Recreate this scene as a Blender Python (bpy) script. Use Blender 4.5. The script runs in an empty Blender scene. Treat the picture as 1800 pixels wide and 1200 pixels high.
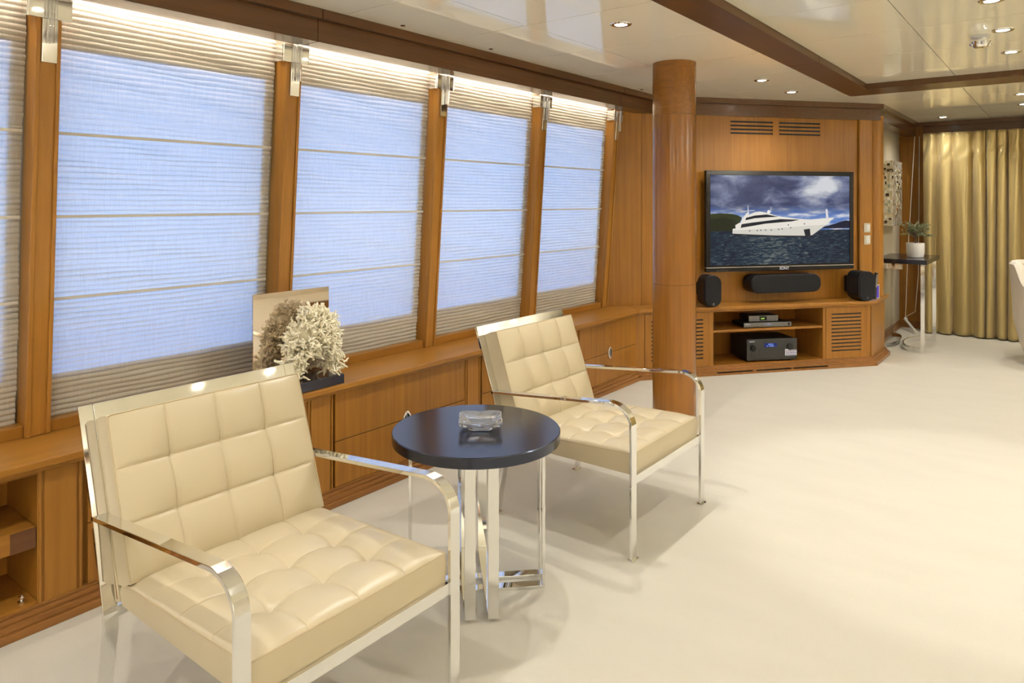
import bpy, math, random
from mathutils import Vector, Matrix

# ------------------------------------------------------------------ camera, world, exposure
sc = bpy.context.scene
col = sc.collection
cam = bpy.data.objects.new('camera', bpy.data.cameras.new('camera'))
col.objects.link(cam)
cam.location = (0, 0, 1.40)
cam.rotation_euler = (math.radians(90), 0, math.radians(38.04))
cam.data.sensor_width = 36.0
cam.data.lens = 25.0
cam.data.shift_y = -245.0 / 1800.0
cam.data.clip_start = 0.05
sc.camera = cam

world = bpy.data.worlds.new('daylight')
sc.world = world
world.use_nodes = True
wn = world.node_tree
wb = wn.nodes['Background']
wtc = wn.nodes.new('ShaderNodeTexCoord'); wsp = wn.nodes.new('ShaderNodeSeparateXYZ'); wcr = wn.nodes.new('ShaderNodeValToRGB')
wn.links.new(wtc.outputs['Generated'], wsp.inputs[0])
wmr = wn.nodes.new('ShaderNodeMapRange'); wmr.inputs['From Min'].default_value = -1; wmr.inputs['From Max'].default_value = 1
wn.links.new(wsp.outputs['Z'], wmr.inputs['Value']); wn.links.new(wmr.outputs[0], wcr.inputs['Fac'])
el = wcr.color_ramp.elements            # sea below, pale haze on the horizon, blue sky above
el[0].position = .0; el[0].color = (.12, .24, .55, 1)
el[1].position = 1.0; el[1].color = (.22, .42, 1.0, 1)
for p_, c_ in ((.47, (.16, .32, .75)), (.505, (.63, .78, 1.0)), (.62, (.48, .67, 1.0)), (.80, (.27, .48, 1.0))):
    q_ = el.new(p_); q_.color = (*c_, 1)
wn.links.new(wcr.outputs['Color'], wb.inputs['Color'])
wb.inputs['Strength'].default_value = 4.6

sc.view_settings.view_transform = 'Standard'
sc.view_settings.look = 'None'
sc.view_settings.gamma = 1.0
sc.view_settings.use_curve_mapping = False
sc.view_settings.exposure = 0.09

LAMP_W = 23.0
UP_W = 500.0           # each added fill lamp pointing up          # each ceiling downlight
LAMP_C = (1.0, 0.98, 0.935)
COVE_S = 34.0           # strip light above the blinds

# ------------------------------------------------------------------ helpers
class MB:
    """collects geometry for ONE mesh object"""
    def __init__(s):
        s.v = []; s.f = []
    def add(s, vs, fs):
        n = len(s.v)
        s.v += [tuple(v) for v in vs]
        s.f += [tuple(i + n for i in f) for f in fs]
        return s
    def box(s, x0, x1, y0, y1, z0, z1, M=None):
        vs = [Vector((x, y, z)) for z in (z0, z1) for y in (y0, y1) for x in (x0, x1)]
        if M: vs = [M @ v for v in vs]
        return s.add(vs, [(0, 2, 3, 1), (4, 5, 7, 6), (0, 1, 5, 4), (2, 6, 7, 3), (0, 4, 6, 2), (1, 3, 7, 5)])
    def hexa(s, p):   # 8 points: bottom 4 ccw, top 4 ccw
        return s.add(p, [(3, 2, 1, 0), (4, 5, 6, 7), (0, 1, 5, 4), (1, 2, 6, 5), (2, 3, 7, 6), (3, 0, 4, 7)])
    def prism(s, poly, z0, z1, fn=None):
        n = len(poly)
        fn = fn or (lambda a, b, c: (a, b, c))
        vs = [fn(a, b, z0) for a, b in poly] + [fn(a, b, z1) for a, b in poly]
        fs = [tuple(range(n - 1, -1, -1)), tuple(range(n, 2 * n))]
        fs += [(i, (i + 1) % n, n + (i + 1) % n, n + i) for i in range(n)]
        return s.add(vs, fs)
    def tube(s, path, r, n=8, cap=True):
        path = [Vector(p) for p in path]
        rs = r if isinstance(r, (list, tuple)) else [r] * len(path)
        up = Vector((0, 0, 1)); vs = []; fs = []
        t0 = (path[1] - path[0]).normalized()
        u = t0.cross(up)
        if u.length < 1e-3: u = t0.cross(Vector((1, 0, 0)))
        u.normalize()
        for i, p in enumerate(path):
            a = path[max(i - 1, 0)]; b = path[min(i + 1, len(path) - 1)]
            t = (b - a).normalized()
            u = (u - t * u.dot(t))
            if u.length < 1e-6: u = t.orthogonal()
            u.normalize(); w = t.cross(u)
            for k in range(n):
                an = 2 * math.pi * k / n
                vs.append(p + (u * math.cos(an) + w * math.sin(an)) * rs[i])
        for i in range(len(path) - 1):
            for k in range(n):
                fs.append((i * n + k, i * n + (k + 1) % n, (i + 1) * n + (k + 1) % n, (i + 1) * n + k))
        if cap:
            fs.append(tuple(range(n - 1, -1, -1)))
            m = (len(path) - 1) * n
            fs.append(tuple(range(m, m + n)))
        return s.add(vs, fs)
    def lathe(s, prof, c=(0, 0, 0), n=48, closed=True):
        vs = []; fs = []
        for r, z in prof:
            for k in range(n):
                a = 2 * math.pi * k / n
                vs.append((c[0] + r * math.cos(a), c[1] + r * math.sin(a), c[2] + z))
        for i in range(len(prof) - 1):
            for k in range(n):
                fs.append((i * n + k, i * n + (k + 1) % n, (i + 1) * n + (k + 1) % n, (i + 1) * n + k))
        if closed:
            fs.append(tuple(range(n - 1, -1, -1)))
            m = (len(prof) - 1) * n
            fs.append(tuple(range(m, m + n)))
        return s.add(vs, fs)
    def bar(s, path, th, w0, w1, fn):
        """flat bar: 2-D path (a, b), thickness th in the path's plane, from w0 to w1 across; fn(a, w, b) -> xyz"""
        n = len(path); L = []; R = []
        P = [Vector(p) for p in path]
        for i in range(n):
            d0 = (P[i] - P[i - 1]).normalized() if i else (P[1] - P[0]).normalized()
            d1 = (P[i + 1] - P[i]).normalized() if i < n - 1 else d0
            d = (d0 + d1).normalized()
            nn = Vector((-d.y, d.x)); k = th / 2 / max(.3, nn.dot(Vector((-d0.y, d0.x))))
            L.append(P[i] + nn * k); R.append(P[i] - nn * k)
        vs = []
        for i in range(n):
            vs += [fn(L[i].x, w0, L[i].y), fn(L[i].x, w1, L[i].y), fn(R[i].x, w1, R[i].y), fn(R[i].x, w0, R[i].y)]
        fs = []
        for i in range(n - 1):
            for k in range(4):
                fs.append((4 * i + k, 4 * i + (k + 1) % 4, 4 * i + 4 + (k + 1) % 4, 4 * i + 4 + k))
        fs += [(3, 2, 1, 0), tuple(4 * (n - 1) + k for k in range(4))]
        return s.add(vs, fs)
    def grid(s, nu, nv, fn):
        vs = [fn(i / nu, j / nv) for i in range(nu + 1) for j in range(nv + 1)]
        fs = [(i * (nv + 1) + j, (i + 1) * (nv + 1) + j, (i + 1) * (nv + 1) + j + 1, i * (nv + 1) + j + 1)
              for i in range(nu) for j in range(nv)]
        return s.add(vs, fs)
    def slotted(s, a0, a1, z0, z1, o0, o1, slots):
        """plate with rectangular holes, local (a, o, z)"""
        zs = sorted({z0, z1} | {v for q in slots for v in q[2:4]})
        for k in range(len(zs) - 1):
            lo, hi = zs[k], zs[k + 1]; m = (lo + hi) / 2
            cuts = sorted((q[0], q[1]) for q in slots if q[2] < m < q[3])
            x = a0
            for c0, c1 in cuts:
                s.box(x, c0, o0, o1, lo, hi); x = c1
            s.box(x, a1, o0, o1, lo, hi)
        return s
    def build(s, name, mat, parent=None, smooth=False, bevel=0, seg=2, angle=35):
        me = bpy.data.meshes.new(name)
        me.from_pydata(s.v, [], s.f)
        me.validate(); me.update()
        import bmesh
        bm = bmesh.new(); bm.from_mesh(me)
        bmesh.ops.recalc_face_normals(bm, faces=bm.faces)
        bm.to_mesh(me); bm.free()
        o = bpy.data.objects.new(name, me)
        col.objects.link(o)
        me.materials.append(mat)
        if parent: o.parent = parent
        if smooth:
            me.shade_smooth()
            me.set_sharp_from_angle(angle=math.radians(angle))
        if bevel:
            b = o.modifiers.new('bevel', 'BEVEL'); b.width = bevel; b.segments = seg
            b.limit_method = 'ANGLE'; b.angle_limit = math.radians(40)
        return o

def tag(o, label=None, cat=None, group=None, kind=None):
    if label: o['label'] = label
    if cat: o['category'] = cat
    if group: o['group'] = group
    if kind: o['kind'] = kind
    return o

def empty(name, loc=(0, 0, 0), rz=0.0, label=None, cat=None, group=None):
    o = bpy.data.objects.new(name, None)
    o.empty_display_size = 0.1
    o.location = loc; o.rotation_euler = (0, 0, rz)
    col.objects.link(o)
    return tag(o, label, cat, group)

def copy_tree(o, parent=None):
    c = o.copy(); col.objects.link(c); c.parent = parent
    for ch in list(o.children):
        copy_tree(ch, c)
    return c

def struct(o, label=None):
    o['kind'] = 'structure'
    if label: o['label'] = label
    return o

def text_mesh(txt, size, mat, name, parent, M):
    cu = bpy.data.curves.new(name, 'FONT')
    cu.body = txt; cu.size = size; cu.align_x = 'CENTER'; cu.align_y = 'CENTER'; cu.extrude = 0.0003; cu.offset = size * 0.012
    t = bpy.data.objects.new(name, cu); col.objects.link(t)
    dg = bpy.context.evaluated_depsgraph_get(); dg.update()
    me = bpy.data.meshes.new_from_object(t.evaluated_get(dg))
    bpy.data.objects.remove(t)
    me.transform(M); me.materials.clear(); me.materials.append(mat)
    o = bpy.data.objects.new(name, me); col.objects.link(o); o.parent = parent
    return o

# ------------------------------------------------------------------ materials
def mat(name, color, rough=0.5, metal=0.0, **kw):
    m = bpy.data.materials.new(name); m.use_nodes = True
    b = m.node_tree.nodes['Principled BSDF']
    b.inputs['Base Color'].default_value = (*color, 1)
    b.inputs['Roughness'].default_value = rough
    b.inputs['Metallic'].default_value = metal
    for k, v in kw.items():
        b.inputs[k.replace('_', ' ')].default_value = v
    return m

def nodes_of(m):
    nt = m.node_tree
    return nt, nt.nodes, nt.links, nt.nodes['Principled BSDF']

def noise_chain(m, scale, detail=4, coord='Object', rough=.5):
    nt, N, L, b = nodes_of(m)
    tc = N.new('ShaderNodeTexCoord'); mp = N.new('ShaderNodeMapping'); nz = N.new('ShaderNodeTexNoise')
    L.new(tc.outputs[coord], mp.inputs['Vector']); mp.inputs['Scale'].default_value = scale
    L.new(mp.outputs['Vector'], nz.inputs['Vector'])
    nz.inputs['Scale'].default_value = 1; nz.inputs['Detail'].default_value = detail; nz.inputs['Roughness'].default_value = rough
    return nz

def ramp(m, src, stops):
    nt, N, L, b = nodes_of(m)
    r = N.new('ShaderNodeValToRGB')
    e = r.color_ramp.elements
    while len(e) < len(stops): e.new(0.5)
    for k, (p, c) in enumerate(stops):
        e[k].position = p; e[k].color = (*c, 1)
    L.new(src, r.inputs['Fac'])
    return r

def bump(m, src, strength, dist):
    nt, N, L, b = nodes_of(m)
    bp = N.new('ShaderNodeBump')
    bp.inputs['Strength'].default_value = strength; bp.inputs['Distance'].default_value = dist
    L.new(src, bp.inputs['Height']); L.new(bp.outputs['Normal'], b.inputs['Normal'])
    return bp

def wood(name, c, rough=.32, coat=.12, axis='Z', var=.07, mott=.12):
    m = mat(name, c, rough)
    nt, N, L, b = nodes_of(m)
    b.inputs['Coat Weight'].default_value = coat
    b.inputs['Coat Roughness'].default_value = .12
    b.inputs['Specular IOR Level'].default_value = .3
    s = {'X': (1.6, 55, 55), 'Y': (55, 1.6, 55), 'Z': (55, 55, 1.6)}[axis]
    g = noise_chain(m, s, 5)
    k = {'X': (1.6, 3.5, 3.5), 'Y': (3.5, 1.6, 3.5), 'Z': (3.5, 3.5, 1.6)}[axis]
    q = noise_chain(m, k, 3)
    mx = N.new('ShaderNodeMath'); mx.operation = 'MULTIPLY_ADD'
    mx.inputs[1].default_value = .55
    L.new(g.outputs['Fac'], mx.inputs[0])
    m2 = N.new('ShaderNodeMath'); m2.operation = 'MULTIPLY'; m2.inputs[1].default_value = .45
    L.new(q.outputs['Fac'], m2.inputs[0]); L.new(m2.outputs[0], mx.inputs[2])
    d = 1 - var - mott; l = 1 + var + mott * .6
    r = ramp(m, mx.outputs[0], [(.30, tuple(x * d * (1 if i == 0 else .95) for i, x in enumerate(c))), (.70, tuple(x * l for x in c))])
    L.new(r.outputs['Color'], b.inputs['Base Color'])
    bump(m, g.outputs['Fac'], .05, .001)
    return m

WOOD = (0.325, 0.143, 0.022)
M_wood = wood('cherry wood upright grain', WOOD)
M_woodX = wood('cherry wood grain along x', WOOD, axis='X')
M_woodY = wood('cherry wood grain along y', WOOD, axis='Y')
M_panel = wood('figured cherry panel', (0.305, 0.130, 0.017), var=.03, mott=.26)
M_mull = wood('honey cherry mullion', (0.38, 0.173, 0.030))
M_dark = wood('walnut cornice', (0.098, 0.042, 0.015), axis='Y', rough=.22, coat=.25)
M_darkX = wood('walnut cornice x', (0.098, 0.042, 0.015), axis='X', rough=.22, coat=.25)
M_beam = wood('walnut ceiling board', (0.095, 0.044, 0.016), axis='Y', rough=.35, coat=.1)
M_base = wood('cherry base moulding', (0.27, 0.118, 0.030), axis='Y', var=.16)
M_baseX = wood('cherry base moulding x', (0.27, 0.118, 0.030), axis='X', var=.16)
M_colm = wood('cherry column veneer', (0.275, 0.112, 0.019), rough=.22, coat=.22, var=.12)
M_colx = wood('cherry column band', (0.275, 0.112, 0.019), rough=.22, coat=.22, axis='X', var=.15)
M_chrome = mat('polished chrome', (.86, .86, .85), .04, 1.0)
M_black = mat('black recess', (.006, .005, .005), .6)
M_blackp = mat('black plastic', (.007, .007, .008), .4, Specular_IOR_Level=.3)
M_piano = mat('piano black bezel', (.006, .006, .008), .12, Specular_IOR_Level=.25)
M_cloth = mat('speaker grille cloth', (.009, .009, .011), .8, Specular_IOR_Level=.2)
bump(M_cloth, noise_chain(M_cloth, (900, 900, 900), 2).outputs['Fac'], .3, .001)
M_metalg = mat('dark grey brushed metal', (.035, .034, .033), .4, .3)
M_grey = mat('grey plastic', (.16, .155, .15), .4)
M_silver = mat('silver trim', (.7, .7, .72), .2, 1.0)
M_white = mat('white ceramic', (.80, .78, .76), .25)
M_whitep = mat('white plastic', (.75, .74, .70), .35)
M_wenge = wood('dark wenge', (.010, .009, .013), rough=.20, coat=.0, axis='X', var=.3)
_w = M_wenge.node_tree.nodes['Principled BSDF']
_w.inputs['Specular IOR Level'].default_value = .9; _w.inputs['Specular Tint'].default_value = (.62, .72, 1, 1)  # blue reflection of the blinds put into the specular tint and base
M_mirror = mat('bronze tinted mirror', (.66, .58, .50), .02, 1.0)
M_smoke = mat('smoked glass base', (.045, .045, .060), .06, .2)
M_soil = mat('dark soil', (.03, .018, .01), .9)
M_bark = mat('grey bark', (.16, .12, .08), .8)
M_leaf = mat('olive leaf', (.19, .225, .115), .45)
M_cordm = mat('white cord', (.72, .68, .6), .6)
M_beige = mat('beige fabric wall', (.50, .44, .33), .75)
bump(M_beige, noise_chain(M_beige, (300, 300, 300), 2).outputs['Fac'], .15, .001)
M_wallp = mat('cream wall', (.78, .72, .60), .6)
M_sofa = mat('ivory upholstery', (.72, .66, .56), .6)

# carpet
M_carpet = mat('cream cut pile carpet', (.74, .67, .53), .95)
nt, N, L, b = nodes_of(M_carpet)
b.inputs['Sheen Weight'].default_value = .25
q = noise_chain(M_carpet, (2.2, 7.0, 1), 4)
r = ramp(M_carpet, q.outputs['Fac'], [(.3, (.565, .525, .435)), (.7, (.592, .552, .460))])
L.new(r.outputs['Color'], b.inputs['Base Color'])
bump(M_carpet, noise_chain(M_carpet, (420, 420, 420), 3).outputs['Fac'], .5, .004)

# lacquered ceiling
M_ceil = mat('cream lacquer ceiling panel', (.95, .905, .745), .04)
nt, N, L, b = nodes_of(M_ceil)
b.inputs['IOR'].default_value = 1.7
bump(M_ceil, noise_chain(M_ceil, (2.2, 2.2, 2.2), 2).outputs['Fac'], .04, .02)
M_joint = mat('ceiling joint', (.30, .25, .17), .7)

# leather
M_leather = mat('cream leather', (.555, .468, .312), .34)
nt, N, L, b = nodes_of(M_leather)
bump(M_leather, noise_chain(M_leather, (450, 450, 450), 3).outputs['Fac'], .06, .001)
M_seam = mat('cream leather piping', (.50, .40, .25), .5)

# roman blind cloth: reflects and lets daylight through
M_blind = bpy.data.materials.new('pleated blind cloth'); M_blind.use_nodes = True
nt = M_blind.node_tree; N = nt.nodes; L = nt.links
N.remove(N['Principled BSDF'])
df = N.new('ShaderNodeBsdfDiffuse'); tr = N.new('ShaderNodeBsdfTranslucent'); mx = N.new('ShaderNodeMixShader')
df.inputs['Color'].default_value = (.72, .66, .55, 1); tr.inputs['Color'].default_value = (.80, .80, .80, 1)
mx.inputs['Fac'].default_value = .45
tc = N.new('ShaderNodeTexCoord'); mp = N.new('ShaderNodeMapping'); nz = N.new('ShaderNodeTexNoise')
mp.inputs['Scale'].default_value = (40, 260, 14); nz.inputs['Detail'].default_value = 3; nz.inputs['Scale'].default_value = 1
L.new(tc.outputs['Object'], mp.inputs['Vector']); L.new(mp.outputs['Vector'], nz.inputs['Vector'])
cr = N.new('ShaderNodeValToRGB'); cr.color_ramp.elements[0].color = (.72, .72, .73, 1); cr.color_ramp.elements[1].color = (.90, .90, .89, 1)
cr.color_ramp.elements[0].position = .3; cr.color_ramp.elements[1].position = .7
L.new(nz.outputs['Fac'], cr.inputs['Fac']); L.new(cr.outputs['Color'], tr.inputs['Color'])
L.new(df.outputs[0], mx.inputs[1]); L.new(tr.outputs[0], mx.inputs[2])
L.new(mx.outputs[0], N['Material Output'].inputs['Surface'])
M_batten = mat('blind batten tape', (.74, .70, .62), .7)

# gold satin
M_gold = mat('gold satin curtain', (.53, .415, .185), .30)
nt, N, L, b = nodes_of(M_gold)
b.inputs['Metallic'].default_value = .45; b.inputs['Sheen Weight'].default_value = .2
bump(M_gold, noise_chain(M_gold, (300, 300, 8), 3).outputs['Fac'], .08, .001)

# window pane and crystal
M_pane = bpy.data.materials.new('window glass'); M_pane.use_nodes = True
nt = M_pane.node_tree; N = nt.nodes; L = nt.links; N.remove(N['Principled BSDF'])
tp = N.new('ShaderNodeBsdfTransparent'); gl = N.new('ShaderNodeBsdfGlossy'); mx = N.new('ShaderNodeMixShader')
tp.inputs['Color'].default_value = (.93, .97, 1, 1); gl.inputs['Roughness'].default_value = .0; mx.inputs['Fac'].default_value = .06
L.new(tp.outputs[0], mx.inputs[1]); L.new(gl.outputs[0], mx.inputs[2]); L.new(mx.outputs[0], N['Material Output'].inputs['Surface'])
M_glass = mat('clear crystal', (1, 1, 1), .0, IOR=1.5, Transmission_Weight=.88)

def emit(name, c, s):
    m = bpy.data.materials.new(name); m.use_nodes = True
    b = m.node_tree.nodes['Principled BSDF']
    b.inputs['Base Color'].default_value = (.006, .006, .006, 1)
    b.inputs['Emission Color'].default_value = (*c, 1); b.inputs['Emission Strength'].default_value = s
    b.inputs['Roughness'].default_value = .25; b.inputs['Specular IOR Level'].default_value = .1
    return m
M_lamp = emit('lit halogen lamp', (1, .93, .8), 40)
M_cove = emit('lit cove strip', (1, .91, .78), COVE_S)

# coral
M_coral = mat('bleached coral', (.96, .89, .69), .75)
bump(M_coral, noise_chain(M_coral, (500, 500, 500), 2).outputs['Fac'], .4, .001)

# mosaic
M_mosaic = mat('mirror mosaic tiles', (.5, .45, .35), .16, .55)
nt, N, L, b = nodes_of(M_mosaic)
tc = N.new('ShaderNodeTexCoord'); vo = N.new('ShaderNodeTexVoronoi'); mp = N.new('ShaderNodeMapping')
mp.inputs['Scale'].default_value = (40, 40, 32)
vo.distance = 'CHEBYCHEV'; vo.inputs['Randomness'].default_value = .55; vo.inputs['Scale'].default_value = 1
L.new(tc.outputs['Object'], mp.inputs['Vector']); L.new(mp.outputs['Vector'], vo.inputs['Vector'])
sp = N.new('ShaderNodeSeparateColor'); L.new(vo.outputs['Color'], sp.inputs[0])
r = ramp(M_mosaic, sp.outputs[0], [(.0, (.10, .06, .03)), (.07, (.66, .60, .46)), (.4, (.80, .75, .62)), (.75, (.92, .90, .82)), (.95, (.45, .50, .40))])
r.color_ramp.interpolation = 'CONSTANT'
L.new(r.outputs['Color'], b.inputs['Base Color'])
bump(M_mosaic, vo.outputs['Distance'], .6, .01)

# ------------------------------------------------------------------ layout of the room (metres; floor z = 0, camera above the origin)
ZC = 2.27              # outer ceiling
ZI = 2.30              # raised ceiling inside the board frame
ZS = 0.554             # window sill / worktop
TH = math.radians(38.4)
D = (math.sin(TH), math.cos(TH)); NN = (math.cos(TH), -math.sin(TH))
A = (-2.641, 5.01)     # corner where the left run meets the media wall
TVROT = math.radians(90 - 38.4)
def tv(t, o):          # media wall coordinates -> world xy
    return (A[0] + t * D[0] - o * NN[0], A[1] + t * D[1] - o * NN[1])
MULL = [-2.04, -1.035, -.03, .97, 1.98, 2.98, 3.98, 4.975]
def rk(y, z, off):     # raked window plane
    return (-2.94 + (z - ZS) * 0.0717 - off, y, z)
def rbox(mb, y0, y1, z0, z1, o0, o1):
    return mb.hexa([rk(y0, z0, o0), rk(y1, z0, o0), rk(y1, z0, o1), rk(y0, z0, o1),
                    rk(y0, z1, o0), rk(y1, z1, o0), rk(y1, z1, o1), rk(y0, z1, o1)])

# ------------------------------------------------------------------ structure
struct(MB().box(-3.6, 3.8, -4.1, 9.3, -.1, 0).build('floor', M_carpet), 'cream cut pile carpet over the whole floor')
ceil = struct(MB().box(-3.6, 3.8, -4.1, 9.3, ZI + .025, ZI + .15).build('ceiling', M_joint), 'glossy cream lacquered panel ceiling')
PX = [-2.78, -2.10, -1.40]; IX = [-1.21, -.634, -.06, .515, 1.09, 1.665, 2.24]; RX = [2.43, 3.10, 3.75]
step = .683; Y0 = 3.49 - step * 11
rows = [Y0 + step * k for k in range(20)]
g = .0022
def panel(x0, x1, y0, y1, z):
    MB().box(x0 + g, x1 - g, y0 + g, y1 - g, z, ZI + .02).build('panel', M_ceil, ceil)
IY0, IY1 = rows[2] + .3, 5.93
for k in range(len(rows) - 1):
    y0, y1 = max(rows[k], -4.05), min(rows[k + 1], 9.1)
    if y1 - y0 < .1: continue
    for a_, b_ in zip(PX, PX[1:]): panel(a_, b_, y0, y1, ZC)
    for a_, b_ in zip(RX, RX[1:]): panel(a_, b_, y0, y1, ZC)
    yy0, yy1 = max(y0, IY0), min(y1, IY1)
    if yy1 - yy0 > .05:
        for a_, b_ in zip(IX, IX[1:]): panel(a_, b_, yy0, yy1, ZI)
    far0 = max(y0, IY1 + .33)
    if y1 - far0 > .05:
        for a_, b_ in zip([-1.40] + IX[1:-1] , IX[1:-1] + [2.43]): panel(a_, b_, far0, y1, ZC)
    near1 = min(y1, IY0 - .19)
    if near1 - y0 > .05:
        for a_, b_ in zip([-1.40] + IX[1:-1], IX[1:-1] + [2.43]): panel(a_, b_, y0, near1, ZC)
# board frame around the raised part, in butted lengths
tf = [(-1.40, -1.21, -2.9, 1.30), (-1.40, -1.21, 1.304, 4.62), (-1.40, -1.21, 4.624, IY1 + .33)]
tn = 0
def trim(mb, m, label, bevel=.002, parent=None):
    global tn
    tn += 1
    return struct(mb.build('trim_%d' % tn, m, bevel=bevel), label)
for q in tf: trim(MB().box(q[0], q[1], q[2], q[3], ZC - .012, ZI + .02), M_beam, 'brown wooden ceiling board running parallel to the windows')
trim(MB().box(-1.21, 2.24, IY1, IY1 + .33, ZC - .012, ZI + .02), M_beam, 'brown wooden ceiling board across the room before the curtain')
trim(MB().box(2.24, 2.43, -2.9, IY1 + .33, ZC - .012, ZI + .02), M_beam, 'brown wooden ceiling board on the far side of the room')
trim(MB().box(-1.21, 2.24, IY0 - .19, IY0, ZC - .012, ZI + .02), M_beam, 'brown wooden ceiling board behind the viewer')

# outer walls that close the room
struct(MB().box(3.6, 3.75, -4.1, 9.3, 0, ZI + .1).build('wall_right', M_wallp), 'cream wall on the right side')
struct(MB().box(-3.6, 3.75, -4.1, -3.95, 0, ZI + .1).build('wall_front', M_wallp), 'cream wall behind the viewer')
struct(MB().box(-1.6, 3.75, 9.0, 9.15, 0, ZI + .1).build('wall_back', M_panel), 'cherry wood wall behind the gold curtain')
struct(MB().box(-1.75, -1.50, 7.28, 9.1, 0, ZI + .1).build('wall_alcove', M_beige), 'beige fabric covered alcove wall beside the curtain')

# left wall with window openings, raked
wl = MB()
ylo, yhi = -4.0, 5.35
wz0, wz1 = .70, 2.02
rbox(wl, ylo, yhi, -.05, wz0, .10, .20); rbox(wl, ylo, yhi, wz1, 2.34, .10, .20)
edges = [(m + .022, m + .935) for m in MULL[:-1]]          # openings in the wall
LIT = [(m + .055, m + .90) for m in MULL[:-1]]              # what the blind's blackout border leaves free
y = ylo
for e0, e1 in edges:
    rbox(wl, y, e0, wz0, wz1, .10, .20); y = e1
rbox(wl, y, yhi, wz0, wz1, .10, .20)
struct(wl.build('wall_left', M_beige), 'raked window wall behind the pleated blinds')
for i, (e0, e1) in enumerate(edges):
    w = MB()
    rbox(w, e0, e1, wz0, wz0 + .012, .105, .19); rbox(w, e0, e1, wz1 - .012, wz1, .105, .19)
    rbox(w, e0, e0 + .012, wz0 + .012, wz1 - .012, .105, .19); rbox(w, e1 - .012, e1, wz0 + .012, wz1 - .012, .105, .19)
    wo = struct(w.build('window_%d' % (i + 1), M_silver), 'window behind a pleated blind')
    rbox(MB(), e0 + .012, e1 - .012, wz0 + .012, wz1 - .012, .145, .151).build('pane', M_pane, wo)
    r_ = MB(); rbox(r_, MULL[i] + .041, MULL[i + 1] - .041, ZS, ZS + .042, .015, .085)
    trim(r_, M_woodY, 'wooden rail along the foot of a window')

# added deck and bulwark, unseen, put in to shape daylight on the blinds
struct(MB().box(-4.3, -3.65, -6, 8, -.15, -.05).build('floor_added_outside', mat('added deck grey', (.35, .33, .32), .8)), 'added deck outside the windows, unseen')
struct(MB().box(-4.38, -4.3, -6, 8, -.15, 1.12).build('wall_added_outside', mat('daylight tint blue', (.22, .34, .62), .4)), 'added bulwark outside, unseen, turning daylight bluer low on the blinds')

# mullions
ORD = ['leftmost in the photo, left of the widest blind', 'behind the coral sculpture', 'between second and third whole blinds from left',
       'left of the farthest blind', 'right of the farthest blind, next to the column']
def mull(i, m):
    o = MB()
    top = 2.127
    rbox(o, m - .040, m + .040, ZS, top, .004, .098)
    rbox(o, m - .040, m - .024, ZS, top, -.004, .004)
    rbox(o, m + .026, m + .040, ZS, top, -.004, .004)
    lab = 'raked honey wood window mullion '
    lab += ORD[i - 3] if i >= 3 else 'out of view beside the viewer, %s' % ['farthest back', 'middle', 'nearest'][i]
    ob = o.build('window_mullion', M_mull, bevel=.003)
    tag(ob, lab, 'mullion', 'window mullions')
for i, m in enumerate(MULL): mull(i, m)

# ------------------------------------------------------------------ cornice
def cornice_run(p, q, m, cut0, cut1, label, back=.16):
    """p->q outer edge of the upper strip in plan; room lies on the right-hand side of travel"""
    d = Vector((q[0] - p[0], q[1] - p[1])).normalized(); n = Vector((-d.y, d.x))
    def poly(i0, i1):
        P = Vector(p); Q = Vector(q)
        return [tuple(P + n * i0 + d * cut0 * i0), tuple(Q + n * i0 + d * cut1 * i0),
                tuple(Q + n * i1 + d * cut1 * i1), tuple(P + n * i1 + d * cut0 * i1)]
    mb = MB()
    mb.prism(poly(0, back + .12), ZC - .044, ZC + .004)
    mb.prism(poly(.034, back), ZC - .143, ZC - .044)
    return trim(mb, m, label, bevel=.0015)
CX = -2.646
cl = tv(0, .186); tt = (CX - cl[0]) / D[0]
cA = tv(tt, .186)                       # mitre with the media wall
cB = (-1.29, 7.006); cC = (-1.29, 8.90); cD = (3.6, 8.90)
gapc = .003
mA = math.tan(math.radians(38.4) / 2)   # mitre slopes
cornice_run((CX, -3.95), (CX, 2.0 - gapc), M_dark, 0, 0, 'dark walnut cornice over the nearest windows')
cornice_run((CX, 2.0), (CX, 4.77 - gapc), M_dark, 0, 0, 'dark walnut cornice over the farther windows')
cornice_run((CX, 4.77), cA, M_dark, 0, mA, 'short dark walnut cornice piece behind the column')
cornice_run(cA, cB, M_darkX, mA, 0, 'dark walnut cornice over the television')
cornice_run(cB, cC, M_dark, .35, -1.0 * -1, 'dark walnut cornice over the alcove')
cornice_run(cC, cD, M_darkX, 1.0 * -1 * -1, 0, 'dark walnut cornice over the gold curtain', back=.1)

# ------------------------------------------------------------------ cove strips, blinds, sconces
def blind_mesh(w):
    zb, zt = .592, 2.20
    pitch = .0205
    n = int((zt - zb) / pitch); sub = 8
    mb = MB(); rnd = random.Random(4)
    wob = [rnd.uniform(-1, 1) for _ in range(n + 2)]
    nu = 26
    def fn(u, v):
        z = zb + (zt - zb) * v
        ph = (zt - zb) * v / pitch
        k = int(ph); f_ = ph - k
        pl_ = abs(math.sin(math.pi * f_)) ** .8
        e = min(u, 1 - u) * w
        ed = max(0, 1 - e / .035)
        y = u * w + wob[k] * .0016 * (1 if u > .5 else -1) * ed + .003 * math.sin(v * 9) * ed
        amp = .0075 if v < .855 else .0090
        amp = amp * (.9 + .14 * math.sin(u * 13 + k * .7) + .10 * math.sin(u * 29 + k * 1.9))
        off = .072 - amp * pl_ - .0015 * math.sin(u * 7 + k * 1.3) + .003 * ed ** 2
        sag = -.0022 * math.sin(math.pi * u) + .0012 * math.sin(u * 17 + k * 1.1)
        x, yy, zz = rk(y, z, off)
        return (x, yy, zz + sag)
    mb.grid(nu, n * sub, fn)
    # fold seams near each edge
    return mb
BW = .905
proto = None
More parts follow.
